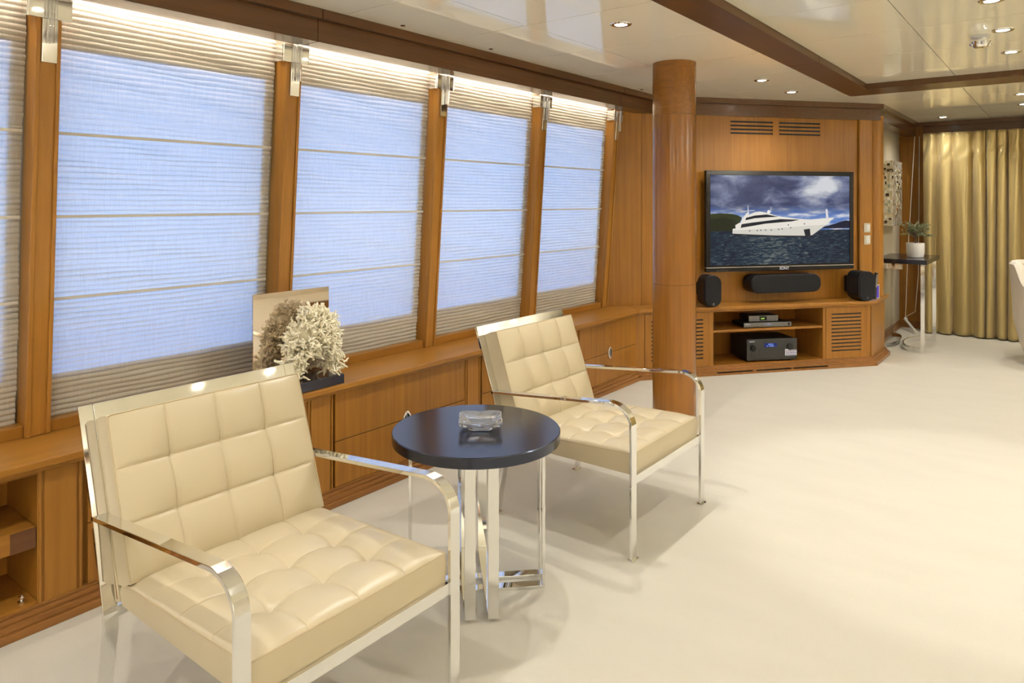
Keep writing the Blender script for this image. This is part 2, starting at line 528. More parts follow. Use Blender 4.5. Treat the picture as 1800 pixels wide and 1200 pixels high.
bl_lab = ['ivory pleated roman blind out of view beside the viewer', 'ivory pleated roman blind out of view, second from the back',
          'ivory pleated roman blind cut by the left edge of the photo',
          'widest ivory pleated blind, glowing blue behind the nearer armchair', 'ivory pleated blind between the coral sculpture and the third mullion',
          'ivory pleated blind above the round table, third whole one from the left', 'narrowest ivory pleated blind, farthest from the viewer']
for i, m in enumerate(MULL[:-1]):
    e = empty('roman_blind', (0, m + .044, 0), 0, bl_lab[i], 'blind', 'pleated blinds in the windows')
    w_ = MULL[i + 1] - m - .075
    if proto is None:
        proto = blind_mesh(BW).build('cloth', M_blind, e, smooth=True, angle=80)
        c = proto
    else:
        c = proto.copy(); col.objects.link(c); c.parent = e
    for z in (1.653, 1.346, 1.04):
        b_ = MB(); rbox(b_, .004, BW - .004, z - .0055, z + .0055, .058, .064)
        b_.build('batten', M_batten, e)
    lb = MB()
    for q in ((0, BW, .60, .758), (0, BW, 1.962, 2.19), (0, .014, .758, 1.962), (.857, BW, .758, 1.962)):
        rbox(lb, q[0], q[1], q[2], q[3], .0768, .0776)
    lb.build('blackout_border', M_batten, e)
    hr = MB(); rbox(hr, 0, BW, 2.195, 2.222, .05, .10); hr.build('head_rail', M_whitep, e)
    cv = MB(); cv.box(-2.845, -2.825, m + .05, m + .95, 2.165, 2.185)
    tag(cv.build('cove_light', M_cove), 'hidden strip light over the ' + ['rearmost blind out of view', 'second blind out of view', 'blind cut by the left edge', 'widest blind', 'blind beside the coral sculpture', 'blind above the round table', 'narrowest, farthest blind'][i], 'lamp', 'strip lights over the blinds')

sc_lab = ['at the top left corner', 'above the coral sculpture', 'third from the left', 'left of the farthest blind', 'next to the column']
sproto = None
for i, m in enumerate(MULL):
    if i in (0, 1): continue
    zt = 2.124
    lab = 'chrome T-shaped mullion sconce with glass rod, ' + (sc_lab[i - 3] if i >= 3 else 'out of view beside the viewer')
    e = empty('wall_sconce', (0, m, 0), 0, lab, 'sconce', 'chrome sconces on the mullions')
    if sproto is None:
        sproto = e
        p_ = MB(); rbox(p_, -.068, .068, zt - .080, zt, -.016, -.0045); p_.build('cross_plate', M_chrome, e, bevel=.0015)
        p_ = MB(); rbox(p_, -.070, -.060, zt - .078, zt - .002, -.0045, .05); p_.build('side_return', M_chrome, e)
        p_ = MB(); rbox(p_, -.0235, .0255, zt - .232, zt - .080, -.012, .0035); p_.build('stem_plate', M_chrome, e, bevel=.0015)
        p_ = MB()
        x0 = [rk(0, z, -.032) for z in (zt - .165, zt)]
        for dy in (-.010, 0, .010):
            p_.tube([(x0[0][0], dy, x0[0][2]), (x0[1][0], dy, x0[1][2])], .0058, 8)
        p_.build('glass_rod', M_glass, e, smooth=True)
    else:
        for ch in sproto.children: copy_tree(ch, e)

# ------------------------------------------------------------------ worktop along the windows, drawer units
FX = -2.69                         # faces of the drawer units
def wt_poly(e):                    # plan of the continuous top, e = overhang beyond the faces
    x = FX + e
    c = tv(0, .049 - e); t = (x - c[0]) / D[0]
    k = tv(t, .049 - e)
    return x, k
mb = MB()
for e_, z0, z1 in ((.040, ZS - .026, ZS), (.022, ZS - .042, ZS - .026)):
    x, k = wt_poly(e_)
    mb.prism([(-3.035, -3.95), (x, -3.95), k, tv(.0, .248), tv(-.13, .248), (-3.035, 5.03)], z0, z1)
tag(mb.build('worktop', M_woodY, bevel=.004), 'long cherry wood sill top running under all the windows', 'worktop')
mb = MB()
for e_, z0, z1 in ((.040, ZS - .026, ZS), (.022, ZS - .042, ZS - .026)):
    x, k = wt_poly(e_)
    xr = -1.335 + e_
    c = tv(0, .049 - e_); t = (xr - c[0]) / D[0]
    mb.prism([k, tv(t, .049 - e_), (xr, 7.279), (-1.40, 7.279), (-1.41, 7.05), tv(2.30, .224), tv(2.188, .224), tv(2.187, .248), tv(.002, .248)], z0, z1)
tag(mb.build('media_ledge', M_woodX, bevel=.004), 'cherry wood ledge over the media cabinet below the television', 'ledge')

# stepped base mouldings
def base_steps(mb, fn):
    for e_, z0, z1 in ((.049, 0, .026), (.036, .026, .046), (.022, .046, .062), (.010, .062, .070)):
        fn(mb, e_, z0, z1)
def fL(mb, e_, z0, z1):
    x, k = wt_poly(e_); mb.prism([(-2.80, -3.95), (x, -3.95), k, (k[0] - .12, k[1] + .06)], z0, z1)
mb = MB(); base_steps(mb, fL)
struct(mb.build('baseboard_left', M_base, bevel=.002), 'stepped cherry base moulding under the drawers')
M_tv = Matrix.Translation((A[0], A[1], 0)) @ Matrix.Rotation(TVROT, 4, 'Z')
bc = MB()
for e_, z0, z1 in ((.049, .0, .014), (.0495, .031, .033), (.036, .033, .046), (.022, .046, .062), (.010, .062, .070)):
    x, k = wt_poly(e_); xr = -1.335 + e_; c = tv(0, .049 - e_); t = (xr - c[0]) / D[0]
    bc.prism([k, tv(t, .049 - e_), (xr, 7.279), (xr - .12, 7.279), tv(t - .06, .17), tv(.05, .17)], z0, z1)
sl = MB().slotted(.0, 2.16, .014, .031, 0, .02, [(.665, .99, .017, .029), (1.02, 1.345, .017, .029), (1.362, 1.695, .017, .029)])
bc.add([M_tv @ Vector(v) for v in sl.v], sl.f)
x = -1.335 + .049
bc.box(x - .1, x, 6.70, 7.279, .014, .031)
struct(bc.build('baseboard_corner', M_baseX, bevel=.0015), 'stepped cherry base moulding with vent slots under the media cabinet')
o_ = MB().box(.62, 1.74, .03, .06, .010, .032).build('vent_backing', M_black); o_.parent = bpy.data.objects['baseboard_corner']; o_.matrix_local = M_tv
ba = MB()
for e_, z0, z1 in ((.03, 0, .026), (.02, .026, .05), (.01, .05, .075)):
    ba.box(-1.50, -1.50 + e_, 7.285, 9.0, z0, z1); ba.box(-1.5, 3.6, 9.0 - e_, 9.0, z0, z1)
struct(ba.build('baseboard_alcove', M_base, bevel=.0015), 'stepped wooden base moulding around the alcove')

# drawer units
def handle(parent, y, z):
    h = MB()
    def ring(w, hh): return [(w * .30, -hh), (w, -hh * .45), (w, hh * .45), (w * .30, hh), (-w * .30, hh), (-w, hh * .45), (-w, -hh * .45), (-w * .30, -hh)]
    o1 = ring(.027, .044); o2 = ring(.018, .032)
    vs = []
    for x_, rg in ((0, o1), (.008, o1), (.009, o2), (.001, o2)): vs += [(FX + .004 + x_, y + a_, z + b_) for a_, b_ in rg]
    fs = []
    for k in range(3):
        for j in range(8): fs.append((k * 8 + j, k * 8 + (j + 1) % 8, k * 8 + 8 + (j + 1) % 8, k * 8 + 8 + j))
    h.add(vs, fs)
    h.box(FX + .006, FX + .009, y - .0025, y + .0025, z - .033, z + .033)
    ho = h.build('handle', M_chrome, parent, bevel=.001)
    ho['label'] = 'chrome octagonal ring pull'
    c_ = MB(); c_.prism([(y + a_, z + b_) for a_, b_ in o2], FX + .0038, FX + .0058, lambda a_, b_, c: (c, a_, b_)); c_.build('handle_recess', M_black, parent)
def drawer_unit(y0, y1, p1, label):
    """two stacked drawers from y0 to y1, then a fluted pilaster up to p1"""
    e = empty('drawer_cabinet', (0, 0, 0), 0, label, 'cabinet', 'drawer units under the windows')
    b_ = MB().box(-2.99, FX - .018, y0 - .004, p1 - .002, .04, ZS - .043); b_.build('carcass', M_wood, e)
    zt, zm, zb = ZS - .044, .283, .071
    up = MB().box(FX - .016, FX + .004, y0 + .004, y1 - .004, zm + .0015, zt).build('drawer', M_panel, e, bevel=.002)
    MB().box(FX - .016, FX + .004, y0 + .004, y1 - .004, zb, zm - .0015).build('drawer', M_panel, e, bevel=.002)
    handle(up, (y0 + y1) / 2, zm)
    if p1 > y1 + .03:
        p_ = MB(); p_.box(FX - .018, FX - .002, y1, p1, .066, zt)
        w = p1 - y1
        for a_, b__ in ((.004, .012), (.020, w - .020), (w - .012, w - .004)):
            p_.box(FX - .002, FX + .004, y1 + a_, y1 + b__, .068, zt)
        p_.build('pilaster', M_wood, e, bevel=.0012)
    return e
drawer_unit(1.035, 1.945, 2.090, 'two-drawer cherry cabinet mostly hidden behind the nearer armchair')
drawer_unit(2.095, 3.003, 3.140, 'two-drawer cherry cabinet between the armchairs, behind the round table')
drawer_unit(3.145, 4.050, 4.188, 'two-drawer cherry cabinet hidden behind the farther armchair back')
drawer_unit(4.193, 5.028, 5.029, 'two-drawer cherry cabinet at the corner left of the column')
# open niche unit at the left edge
e = empty('niche_cabinet', (0, 0, 0), 0, 'open cherry shelf unit at the left edge beside the nearer armchair', 'cabinet')
y0, y1, p1 = .02, .886, 1.030
k = MB()
k.box(-2.99, -2.975, y0, p1, .04, ZS - .043)
k.box(-2.99, FX, y0 - .02, y0, .04, ZS - .043); k.box(-2.99, FX, y1, y1 + .012, .04, ZS - .043)
k.box(-2.99, FX, y0, y1, .05, .078); k.box(-2.99, FX, y0, y1, ZS - .055, ZS - .043)
k.box(-2.99, FX - .02, y1 + .012, p1, .04, ZS - .043)
k.build('carcass', M_wood, e, bevel=.001)
MB().box(-2.97, FX - .006, y0 + .002, y1 - .002, .256, .326).build('shelf', M_woodY, e, bevel=.002)
MB().box(FX - .006, FX - .001, y1 - .075, y1 - .004, .258, .324).build('end_block', wood('dark inlay', (.12, .05, .02), axis='Y'), e)  # dark square on the right end of the shelf front
p_ = MB(); w = p1 - y1 - .006
p_.box(FX - .018, FX - .002, y1 + .001, p1 - .005, .066, ZS - .044)
for a_, b__ in ((.004, .012), (.020, w - .020), (w - .012, w - .004)):
    p_.box(FX - .002, FX + .004, y1 + a_, y1 + b__, .068, ZS - .044)
p_.build('pilaster', M_wood, e, bevel=.0012)
k = MB(); k.lathe([(.001, 0), (.012, .001), (.013, .006), (.006, .010), (.010, .016), (.010, .022), (.004, .027), (.001, .027)], (FX - .03, y1 - .035, .078), 16)
tag(k.build('door_stop', M_chrome, smooth=True), 'tiny chrome knob standing on the bottom of the niche', 'knob')
drawer_unit(-1.10, -.13, -.005, 'two-drawer cherry cabinet out of view beside the viewer')

# ------------------------------------------------------------------ media wall
wc = MB()
pts = [tv(-.30, .29), tv(2.36, .29), (-1.42, 7.10), (-1.40, 7.279), (-1.755, 7.279), (-1.755, 9.1), (-3.5, 9.1), (-3.5, 5.10)]
wc.prism(pts, ZS - .045, ZI + .1)
wc.prism([tv(-.45, .47), tv(2.30, .47), (-1.60, 7.20), (-1.755, 7.279), (-1.755, 9.1), (-3.5, 9.1), (-3.5, 5.30)], 0, ZS - .0455)
wc.prism([(-3.5, 4.9), (-2.995, 4.9), (-2.995, 5.09), tv(-.05, .12), tv(-.05, .47), tv(-.5, .6)], 0, ZS - .0455)
struct(wc.build('wall_corner', M_wood), 'angled cherry wood media wall')
plate = empty('wall_media', (A[0], A[1], 0), TVROT); struct(plate, 'angled cherry wood wall panel behind the television')
slots = []
for a0, a1 in ((.931, 1.34), (1.398, 1.805)):
    for z in (2.084, 2.051, 2.019, 1.987): slots.append((a0, a1, z - .0078, z + .0078))
MB().slotted(.30, 2.186, ZS, ZC - .10, .25, .257, slots).build('panel', M_panel, plate)
MB().slotted(-.26, .118, ZS, ZC - .10, .25, .272, []).build('panel', M_panel, plate)
MB().slotted(.121, .297, ZS, ZC - .10, .25, .272, []).build('panel', M_panel, plate)
MB().box(.88, 1.86, .2572, .289, 1.95, 2.12).build('vent_backing', M_black, plate)
pil = MB(); pil.box(2.189, 2.325, .225, .289, ZS, ZC - .10)
pil.build('pilaster', M_wood, plate, bevel=.012, seg=3)
q = MB(); q.lathe([(.086, ZS), (.086, ZC - .10)], (2.404, .315, 0), 40); q.build('round_pilaster', M_wood, plate, smooth=True)

mc = empty('media_cabinet', (A[0], A[1], 0), TVROT, 'low cherry media cabinet with slotted doors under the television', 'cabinet')
zt, zb, F_ = ZS - .043, .070, .049
c_ = MB()
for q in ((-.02, .057, .02), (.619, .659, .40), (1.682, 1.709, .40), (2.114, 2.150, .02)):
    MB().box(q[0], q[1], F_, F_ + q[2], .04, zt).build('stile', M_wood, mc, bevel=.0015)
c_ = MB(); c_.box(.659, 1.682, F_ + .38, F_ + .40, .04, zt); c_.box(.659, 1.682, F_ + .002, F_ + .38, .05, .074); c_.box(.659, 1.682, F_, F_ + .38, zt - .006, zt)
c_.build('carcass', M_panel, mc)
MB().box(.661, 1.680, F_ + .004, F_ + .378, .337, .356).build('shelf', M_woodX, mc, bevel=.0015)
zs_ = [.447 - k * .0309 for k in range(11)]
for (a0, a1, s0, s1) in ((.0595, .617, .112, .566), (1.711, 2.112, 1.763, 2.055)):
    MB().slotted(a0, a1, zb + .002, zt - .004, F_ - .002, F_ + .004, [(s0, s1, z - .0060, z + .0060) for z in zs_]).build('door', M_wood, mc)
    MB().box(a0, a1, F_ + .0042, F_ + .03, zb, zt).build('vent_backing', M_black, mc)
# cabinet's return side
inv = M_tv.inverted()
sd = MB().box(-1.60, -1.335, 6.735, 7.279, .04, zt)
sdd = MB(); sdd.add([inv @ Vector(v) for v in sd.v], sd.f); sdd.build('side_panel', M_wood, mc, bevel=.002)

# ------------------------------------------------------------------ column
e = empty('column', (-1.952, 4.150, 0), 0, 'round cherry veneered column standing behind the farther armchair', 'column')
for z0, z1, m in ((0, .889, M_colm), (.8905, 1.940, M_colm), (1.9415, ZC, M_colx)):
    MB().lathe([(.134, z0), (.134, z1)], n=72).build('veneer_section', m, e, smooth=True)

# ------------------------------------------------------------------ television
tvp = empty('television', (A[0], A[1], 0), TVROT, 'large black flat television showing a white yacht', 'television')
T0, T1, ZB, ZT = .650, 2.067, .820, 1.662
s0, s1, sz0, sz1 = .689, 2.028, .874, 1.624
fr = MB()
fr.box(T0, s0, .150, .185, .858, ZT); fr.box(s1, T1, .150, .185, .858, ZT)
fr.box(s0, s1, .150, .185, sz1, ZT); fr.box(s0, s1, .150, .185, .858, sz0)
fr.build('bezel', M_piano, tvp, bevel=.002)
MB().box(T0, T1, .147, .187, ZB, .853).build('speaker_bar', M_piano, tvp, bevel=.003)
MB().box(T0, T1, .1485, .185, .853, .858).build('silver_strip', M_silver, tvp)
MB().box(T0 + .02, T1 - .02, .186, .215, ZB + .02, ZT - .02).build('back_shell', M_blackp, tvp, bevel=.01)
MB().box(1.1, 1.6, .215, .25, 1.05, 1.45).build('wall_mount', M_blackp, tvp)
text_mesh('SONY', .034, emit('white print', (.8, .8, .8), .6), 'lettering', tvp,
          Matrix.Translation((1.378, .1462, .838)) @ Matrix.Rotation(math.radians(90), 4, 'X'))
k = MB()
for j in range(7): k.box(.745 + j * .016, .749 + j * .016, .1465, .1475, .829, .832)
k.build('touch_marks', emit('dim marks', (.7, .7, .7), .4), tvp)
k = MB(); k.box(.668, .70, .1492, .1502, 1.636, 1.641); k.build('model_print', emit('grey print', (.5, .5, .5), .3), tvp)

# picture on the screen: sky and sea as a procedural picture, the boat and hills as flat print
M_sky = bpy.data.materials.new('screen picture sky and sea'); M_sky.use_nodes = True
nt, N, L, b = nodes_of(M_sky)
b.inputs['Base Color'].default_value = (.004, .004, .005, 1); b.inputs['Roughness'].default_value = .25; b.inputs['Specular IOR Level'].default_value = .12
tc = N.new('ShaderNodeTexCoord'); sep = N.new('ShaderNodeSeparateXYZ'); L.new(tc.outputs['Object'], sep.inputs[0])
def math_n(op, a_, b_=None, c=None):
    n_ = N.new('ShaderNodeMath'); n_.operation = op
    for i_, v_ in enumerate((a_, b_, c)):
        if v_ is None: continue
        if isinstance(v_, (int, float)): n_.inputs[i_].default_value = v_
        else: L.new(v_, n_.inputs[i_])
    return n_.outputs[0]
vv = math_n('DIVIDE', math_n('SUBTRACT', sep.outputs['Z'], sz0), sz1 - sz0)
uu = math_n('DIVIDE', math_n('SUBTRACT', sep.outputs['X'], s0), s1 - s0)
def npic(scale, det, rough=.55, dist=0):
    mp = N.new('ShaderNodeMapping'); mp.inputs['Scale'].default_value = scale
    nz = N.new('ShaderNodeTexNoise'); nz.inputs['Detail'].default_value = det; nz.inputs['Scale'].default_value = 1
    nz.inputs['Roughness'].default_value = rough; nz.inputs['Distortion'].default_value = dist
    L.new(tc.outputs['Object'], mp.inputs['Vector']); L.new(mp.outputs['Vector'], nz.inputs['Vector'])
    return nz.outputs['Fac']
cl1 = npic((3.2, 1, 7.5), 7, .55, .4)
# brighter cloud at the upper right, clear band at the horizon
du = math_n('SUBTRACT', uu, .77); dv = math_n('SUBTRACT', vv, .87)
rr = math_n('ADD', math_n('MULTIPLY', du, du), math_n('MULTIPLY', math_n('MULTIPLY', dv, dv), .9))
gl_ = math_n('POWER', 2.718, math_n('MULTIPLY', rr, -45))
sky_v = math_n('ADD', cl1, math_n('MULTIPLY', gl_, .33))
r1 = ramp(M_sky, sky_v, [(.32, (.020, .028, .085)), (.48, (.050, .064, .150)), (.62, (.17, .20, .33)), (.82, (.66, .68, .72))])
r2 = ramp(M_sky, npic((4.5, 1, 22), 6), [(.40, (.07, .17, .52)), (.52, (.20, .30, .58)), (.64, (.72, .74, .80))])
mr = N.new('ShaderNodeMapRange'); mr.inputs['From Min'].default_value = .60; mr.inputs['From Max'].default_value = .72
L.new(math_n('ADD', vv, math_n('MULTIPLY', cl1, .12)), mr.inputs['Value'])
mixs = N.new('ShaderNodeMix'); mixs.data_type = 'RGBA'
L.new(mr.outputs[0], mixs.inputs['Factor']); L.new(r2.outputs['Color'], mixs.inputs[6]); L.new(r1.outputs['Color'], mixs.inputs[7])
wv = npic((16, 1, 75), 4, .6, .8)
du2 = math_n('SUBTRACT', uu, .45)
refl = math_n('POWER', 2.718, math_n('MULTIPLY', math_n('MULTIPLY', du2, du2), -22))
r3 = ramp(M_sky, math_n('ADD', wv, math_n('MULTIPLY', refl, .11)), [(.45, (.003, .010, .026)), (.60, (.014, .036, .064)), (.80, (.16, .20, .18))])
mixw = N.new('ShaderNodeMix'); mixw.data_type = 'RGBA'
L.new(math_n('GREATER_THAN', vv, .385), mixw.inputs['Factor']); L.new(r3.outputs['Color'], mixw.inputs[6]); L.new(mixs.outputs[2], mixw.inputs[7])
L.new(mixw.outputs[2], b.inputs['Emission Color']); b.inputs['Emission Strength'].default_value = .85
scr = MB().box(s0, s1, .1565, .160, sz0, sz1).build('screen', M_sky, tvp)
lay = [0]
def pic(name, pts, color, s=.9):
    lay[0] += 1
    o = .1563 - lay[0] * .00012
    m = emit('picture ' + name, color, s)
    def cv(x, y): return (s0 + (x - 220) / 1100 * (s1 - s0), sz1 - (y - 265) / 710 * (sz1 - sz0))
    k = MB(); P = [cv(*p) for p in pts]
    k.add([(a_, o, z) for a_, z in P], [tuple(range(len(P)))])
    k.build(name, m, scr)
pic('picture_hill', [(220, 570), (300, 565), (380, 570), (430, 582), (462, 600), (440, 650), (395, 706), (220, 708)], (.020, .028, .006))
pic('picture_hill', [(220, 610), (330, 600), (400, 620), (440, 650), (395, 706), (220, 708)], (.010, .014, .004))
pic('picture_hill', [(1060, 692), (1120, 675), (1200, 655), (1255, 636), (1290, 628), (1320, 632), (1320, 692)], (.006, .010, .028))
W_ = (.80, .76, .68)
pic('picture_mast', [(445, 655), (460, 615), (500, 560), (520, 562), (480, 625), (465, 650)], W_)
pic('picture_mast', [(445, 548), (560, 540), (560, 546), (450, 556)], (.5, .5, .5))
pic('picture_mast', [(506, 505), (510, 505), (512, 560), (505, 560)], (.7, .7, .7))
pic('picture_mast', [(684, 515), (687, 515), (688, 560), (684, 560)], (.7, .7, .7))
pic('picture_deck', [(462, 640), (476, 600), (520, 575), (560, 558), (600, 553), (660, 565), (740, 590), (905, 613), (760, 640), (560, 645)], W_)
pic('picture_deck', [(410, 660), (440, 642), (540, 634), (740, 606), (905, 612), (1010, 620), (880, 655), (700, 672), (440, 688), (412, 686)], W_)
pic('picture_glass', [(487, 622), (492, 602), (560, 584), (650, 576), (745, 594), (640, 600), (560, 606)], (.012, .014, .02))
pic('picture_glass', [(450, 682), (458, 652), (540, 640), (760, 614), (915, 620), (850, 633), (640, 650), (560, 664)], (.012, .014, .02))
pic('picture_hull', [(390, 688), (440, 684), (700, 664), (900, 634), (1010, 618), (1195, 603), (1130, 662), (1015, 745), (965, 757), (700, 750), (388, 729)], W_)
pic('picture_hull', [(390, 700), (700, 690), (1000, 668), (1130, 662), (1015, 745), (965, 757), (700, 750), (388, 729)], (.66, .63, .56))
pic('picture_waterline', [(388, 726), (700, 744), (960, 750), (960, 760), (700, 755), (388, 733)], (.01, .012, .015))
pic('picture_anchor_pocket', [(945, 700), (995, 693), (1002, 758), (960, 760)], (.012, .014, .02))
pic('picture_mast', [(1123, 535), (1137, 535), (1146, 606), (1126, 606)], (.75, .72, .72))
pic('picture_radar', [(668 + 13 * math.cos(a_ * .5236), 556 + 15 * math.sin(a_ * .5236)) for a_ in range(12)], (.85, .84, .82))
for px_, py_ in ((520, 706), (578, 704), (606, 702), (642, 701), (688, 701), (745, 696), (772, 694), (840, 684), (822, 661), (950, 654)):
    pic('picture_porthole', [(px_ - 5, py_ - 4), (px_ + 5, py_ - 4), (px_ + 5, py_ + 4), (px_ - 5, py_ + 4)], (.05, .06, .08))

# ------------------------------------------------------------------ speakers
def stadium(w, h, r, n=10):
    pts = []
    for cx, cz, a0 in ((w / 2 - r, h / 2 - r, 0), (-w / 2 + r, h / 2 - r, 90), (-w / 2 + r, -h / 2 + r, 180), (w / 2 - r, -h / 2 + r, 270)):
        for k in range(n + 1):
            a_ = math.radians(a0 + 90 * k / n); pts.append((cx + r * math.cos(a_), cz + r * math.sin(a_)))
    return pts
def speaker(name, t, o, z, w, h, r, dep, yaw, label, mount, ring_pos):
    x, y = tv(t, o)
    e = empty(name, (x, y, z), TVROT + yaw, label, 'speaker')
    MB().prism(stadium(w, h, r), 0, dep, lambda a_, b_, c: (a_, c, b_)).build('body', M_blackp, e, smooth=True, bevel=.004)
    MB().prism(stadium(w - .006, h - .006, r - .003), -.010, -.0005, lambda a_, b_, c: (a_, c, b_)).build('grille', M_cloth, e, smooth=True, bevel=.004)
    if ring_pos:
        k = MB()
        k.tube([(ring_pos[0] + .008 * math.cos(j * math.pi / 8), -.011, ring_pos[1] + .008 * math.sin(j * math.pi / 8)) for j in range(17)], .0014, 5)
        k.build('ring_emblem', M_silver, e, smooth=True)
    # wall mount, straight back to the wall
    cy, sy = math.cos(-yaw), math.sin(-yaw)
    R_ = Matrix.Rotation(-yaw, 4, 'Z')
    k = MB(); w2, z2, d0 = mount
    mid = Vector((0, dep * .8, 0)); inl = Matrix.Rotation(yaw, 4, 'Z') @ mid
    for vbox in ((inl.x - w2, inl.x + w2, inl.y, .248 - o, -z2, z2),):
        k.box(*vbox, M=R_)
    k.build('wall_mount', M_blackp, e, bevel=.008)
    return e
speaker('surround_speaker', .623, -.005, .684, .150, .252, .066, .12, 0, 'black rounded speaker left of the long one, beside the column', (.035, .05, 0), (.0, -.105))
speaker('centre_speaker', 1.352, .080, .716, .660, .150, .068, .13, 0, 'long black rounded speaker lying below the television', (.10, .05, 0), None)
speaker('surround_speaker', 2.075, .000, .684, .158, .250, .066, .150, 0, 'black rounded speaker turned aside at the right end of the ledge', (.03, .07, 0), (.0, -.100))

# remote and small display on the ledge end
x, y = tv(2.215, .075)
e = empty('remote_control', (x, y, ZS), TVROT + math.radians(30), 'black remote control leaning behind the right-hand speaker', 'remote')
Mr = Matrix.Rotation(math.radians(10), 4, 'Y')
MB().box(-.024, .024, -.008, .008, .006, .235, M=Mr).build('body', M_blackp, e, bevel=.004)
k = MB()
for i_ in range(8):
    for j_ in range(2): k.box(-.012 + j_ * .016, -.004 + j_ * .016, -.0095, -.0075, .110 + i_ * .014, .118 + i_ * .014, M=Mr)
k.build('button', M_whitep, e)
x, y = tv(2.300, .035)
e = empty('clock_display', (-1.348, 6.885, ZS), math.radians(38), 'small silver framed clock with purple screen at the end of the ledge', 'clock')
MB().box(-.038, .038, -.028, .028, 0, .125).build('case', M_silver, e, bevel=.003)
MB().box(-.030, .030, -.0295, -.0275, .010, .115).build('screen', emit('purple screen', (.10, .05, .42), .9), e)
MB().box(.0375, .0395, -.024, .024, .008, .118).build('side_glass', M_metalg, e)

# switches
for z_, lb in ((1.171, 'upper'), (1.065, 'lower')):
    x, y = tv(2.262, .225)
    e = empty('light_switch', (x, y, z_), TVROT, lb + ' chrome light switch on the pilaster right of the television', 'switch', 'switches by the television')
    MB().box(-.033, .033, -.008, 0, -.042, .042).build('plate', M_chrome, e, bevel=.002)
    MB().box(-.014, .028, -.013, -.007, -.030, .030).build('rocker', M_whitep, e, bevel=.003)
e = empty('wall_socket', (-1.50, 7.60, .640), 0, 'chrome socket plate low on the beige alcove wall', 'socket')
MB().box(0, .008, -.04, .04, -.05, .05).build('plate', M_chrome, e, bevel=.002)
MB().box(.007, .012, -.022, .022, -.032, .032).build('insert', M_whitep, e, bevel=.002)

# ------------------------------------------------------------------ equipment
def eq(name, t, o, z, yaw, label, cat):
    x, y = tv(t, o)
    return empty(name, (x, y, z), TVROT + yaw, label, cat)
# receiver: front-left corner pivot
rc = eq('receiver', .985, .085, .074, math.radians(-4), 'black audio receiver with two knobs on the cabinet floor', 'receiver')
RW, RH, RD = .450, .188, .30
MB().box(.004, RW - .004, .012, RD, .014, RH - .003).build('case', M_blackp, rc, bevel=.003)
MB().box(0, RW, 0, .012, .012, RH).build('front_panel', M_metalg, rc, bevel=.002)
for fx in (.05, RW - .05):
    for fy in (.05, RD - .05): MB().lathe([(.018, 0), (.020, .014)], (fx, fy, 0), 16).build('foot', M_blackp, rc, smooth=True)
for kx, kz, kr in ((.055, .115, .023), (.383, .118, .027)):
    k = MB(); v = MB().lathe([(kr, 0), (kr, .014), (kr - .003, .018)], n=28)
    k.add([(kx + a_, -c_, kz + b__) for a_, b__, c_ in v.v], v.f); k.build('knob', M_blackp, rc, smooth=True)
MB().box(.105, .330, -.003, .001, .040, .108).build('flap', M_metalg, rc, bevel=.002)
MB().box(.155, .268, -.0015, .001, .120, .152).build('display', emit('blue display', (.01, .025, .16), .8), rc)
text_mesh('DIGITAL', .012, emit('blue digits', (.25, .4, 1), 1.2), 'display_digits', rc, Matrix.Translation((.212, -.0018, .143)) @ Matrix.Rotation(math.radians(90), 4, 'X'))
text_mesh('01  STEREO', .013, bpy.data.materials['blue digits'], 'display_digits', rc, Matrix.Translation((.210, -.0018, .128)) @ Matrix.Rotation(math.radians(90), 4, 'X'))
text_mesh('DENON', .013, emit('white logo', (.9, .9, .9), .6), 'lettering', rc, Matrix.Translation((.045, -.0012, .168)) @ Matrix.Rotation(math.radians(90), 4, 'X'))
MB().box(.040, .046, -.002, .001, .050, .066).build('button', M_blackp, rc)
MB().prism([(.342, .044), (.446, .044), (.446, .090), (.376, .090), (.366, .099), (.342, .099)], -.0016, .0005, lambda a_, b_, c: (a_, c, b_)).build('sticker', mat('sticker', (.72, .72, .80), .5), rc)
k = MB()
for i_, z_ in enumerate((.080, .066, .052)):
    for j_ in range(5): k.box(.350 + j_ * .019, .362 + j_ * .019 + (.003 if (i_ + j_) % 2 else 0), -.0022, -.0015, z_ - .003, z_ + .003)
k.build('sticker_marks', mat('sticker ink', (.10, .10, .35), .5), rc)
# disc player
dp = eq('disc_player', .960, .090, .356, math.radians(-3), 'slim black disc player on the upper shelf', 'player')
MB().box(0, .43, .004, .20, .008, .040).build('case', M_blackp, dp, bevel=.002)
MB().box(0, .43, 0, .005, .006, .042).build('front_panel', M_grey, dp, bevel=.001)
for fx in (.04, .39):
    for fy in (.03, .17): MB().box(fx - .012, fx + .012, fy - .012, fy + .012, 0, .009).build('foot', M_blackp, dp)
text_mesh('SAMSUNG', .010, bpy.data.materials['white logo'], 'lettering', dp, Matrix.Translation((.035, -.0008, .030)) @ Matrix.Rotation(math.radians(90), 4, 'X'))
k = MB()
for j_ in (.19, .212, .222, .234): k.box(j_, j_ + .006, -.0008, .001, .023, .028)
k.build('indicator', bpy.data.materials['blue digits'], dp)
k = MB(); k.lathe([(.011, 0), (.011, .003)], n=20); v = k.v; k2 = MB(); k2.add([(.408 + a_, -c_, .024 + b__) for a_, b__, c_ in v], k.f); k2.build('button', M_blackp, dp)
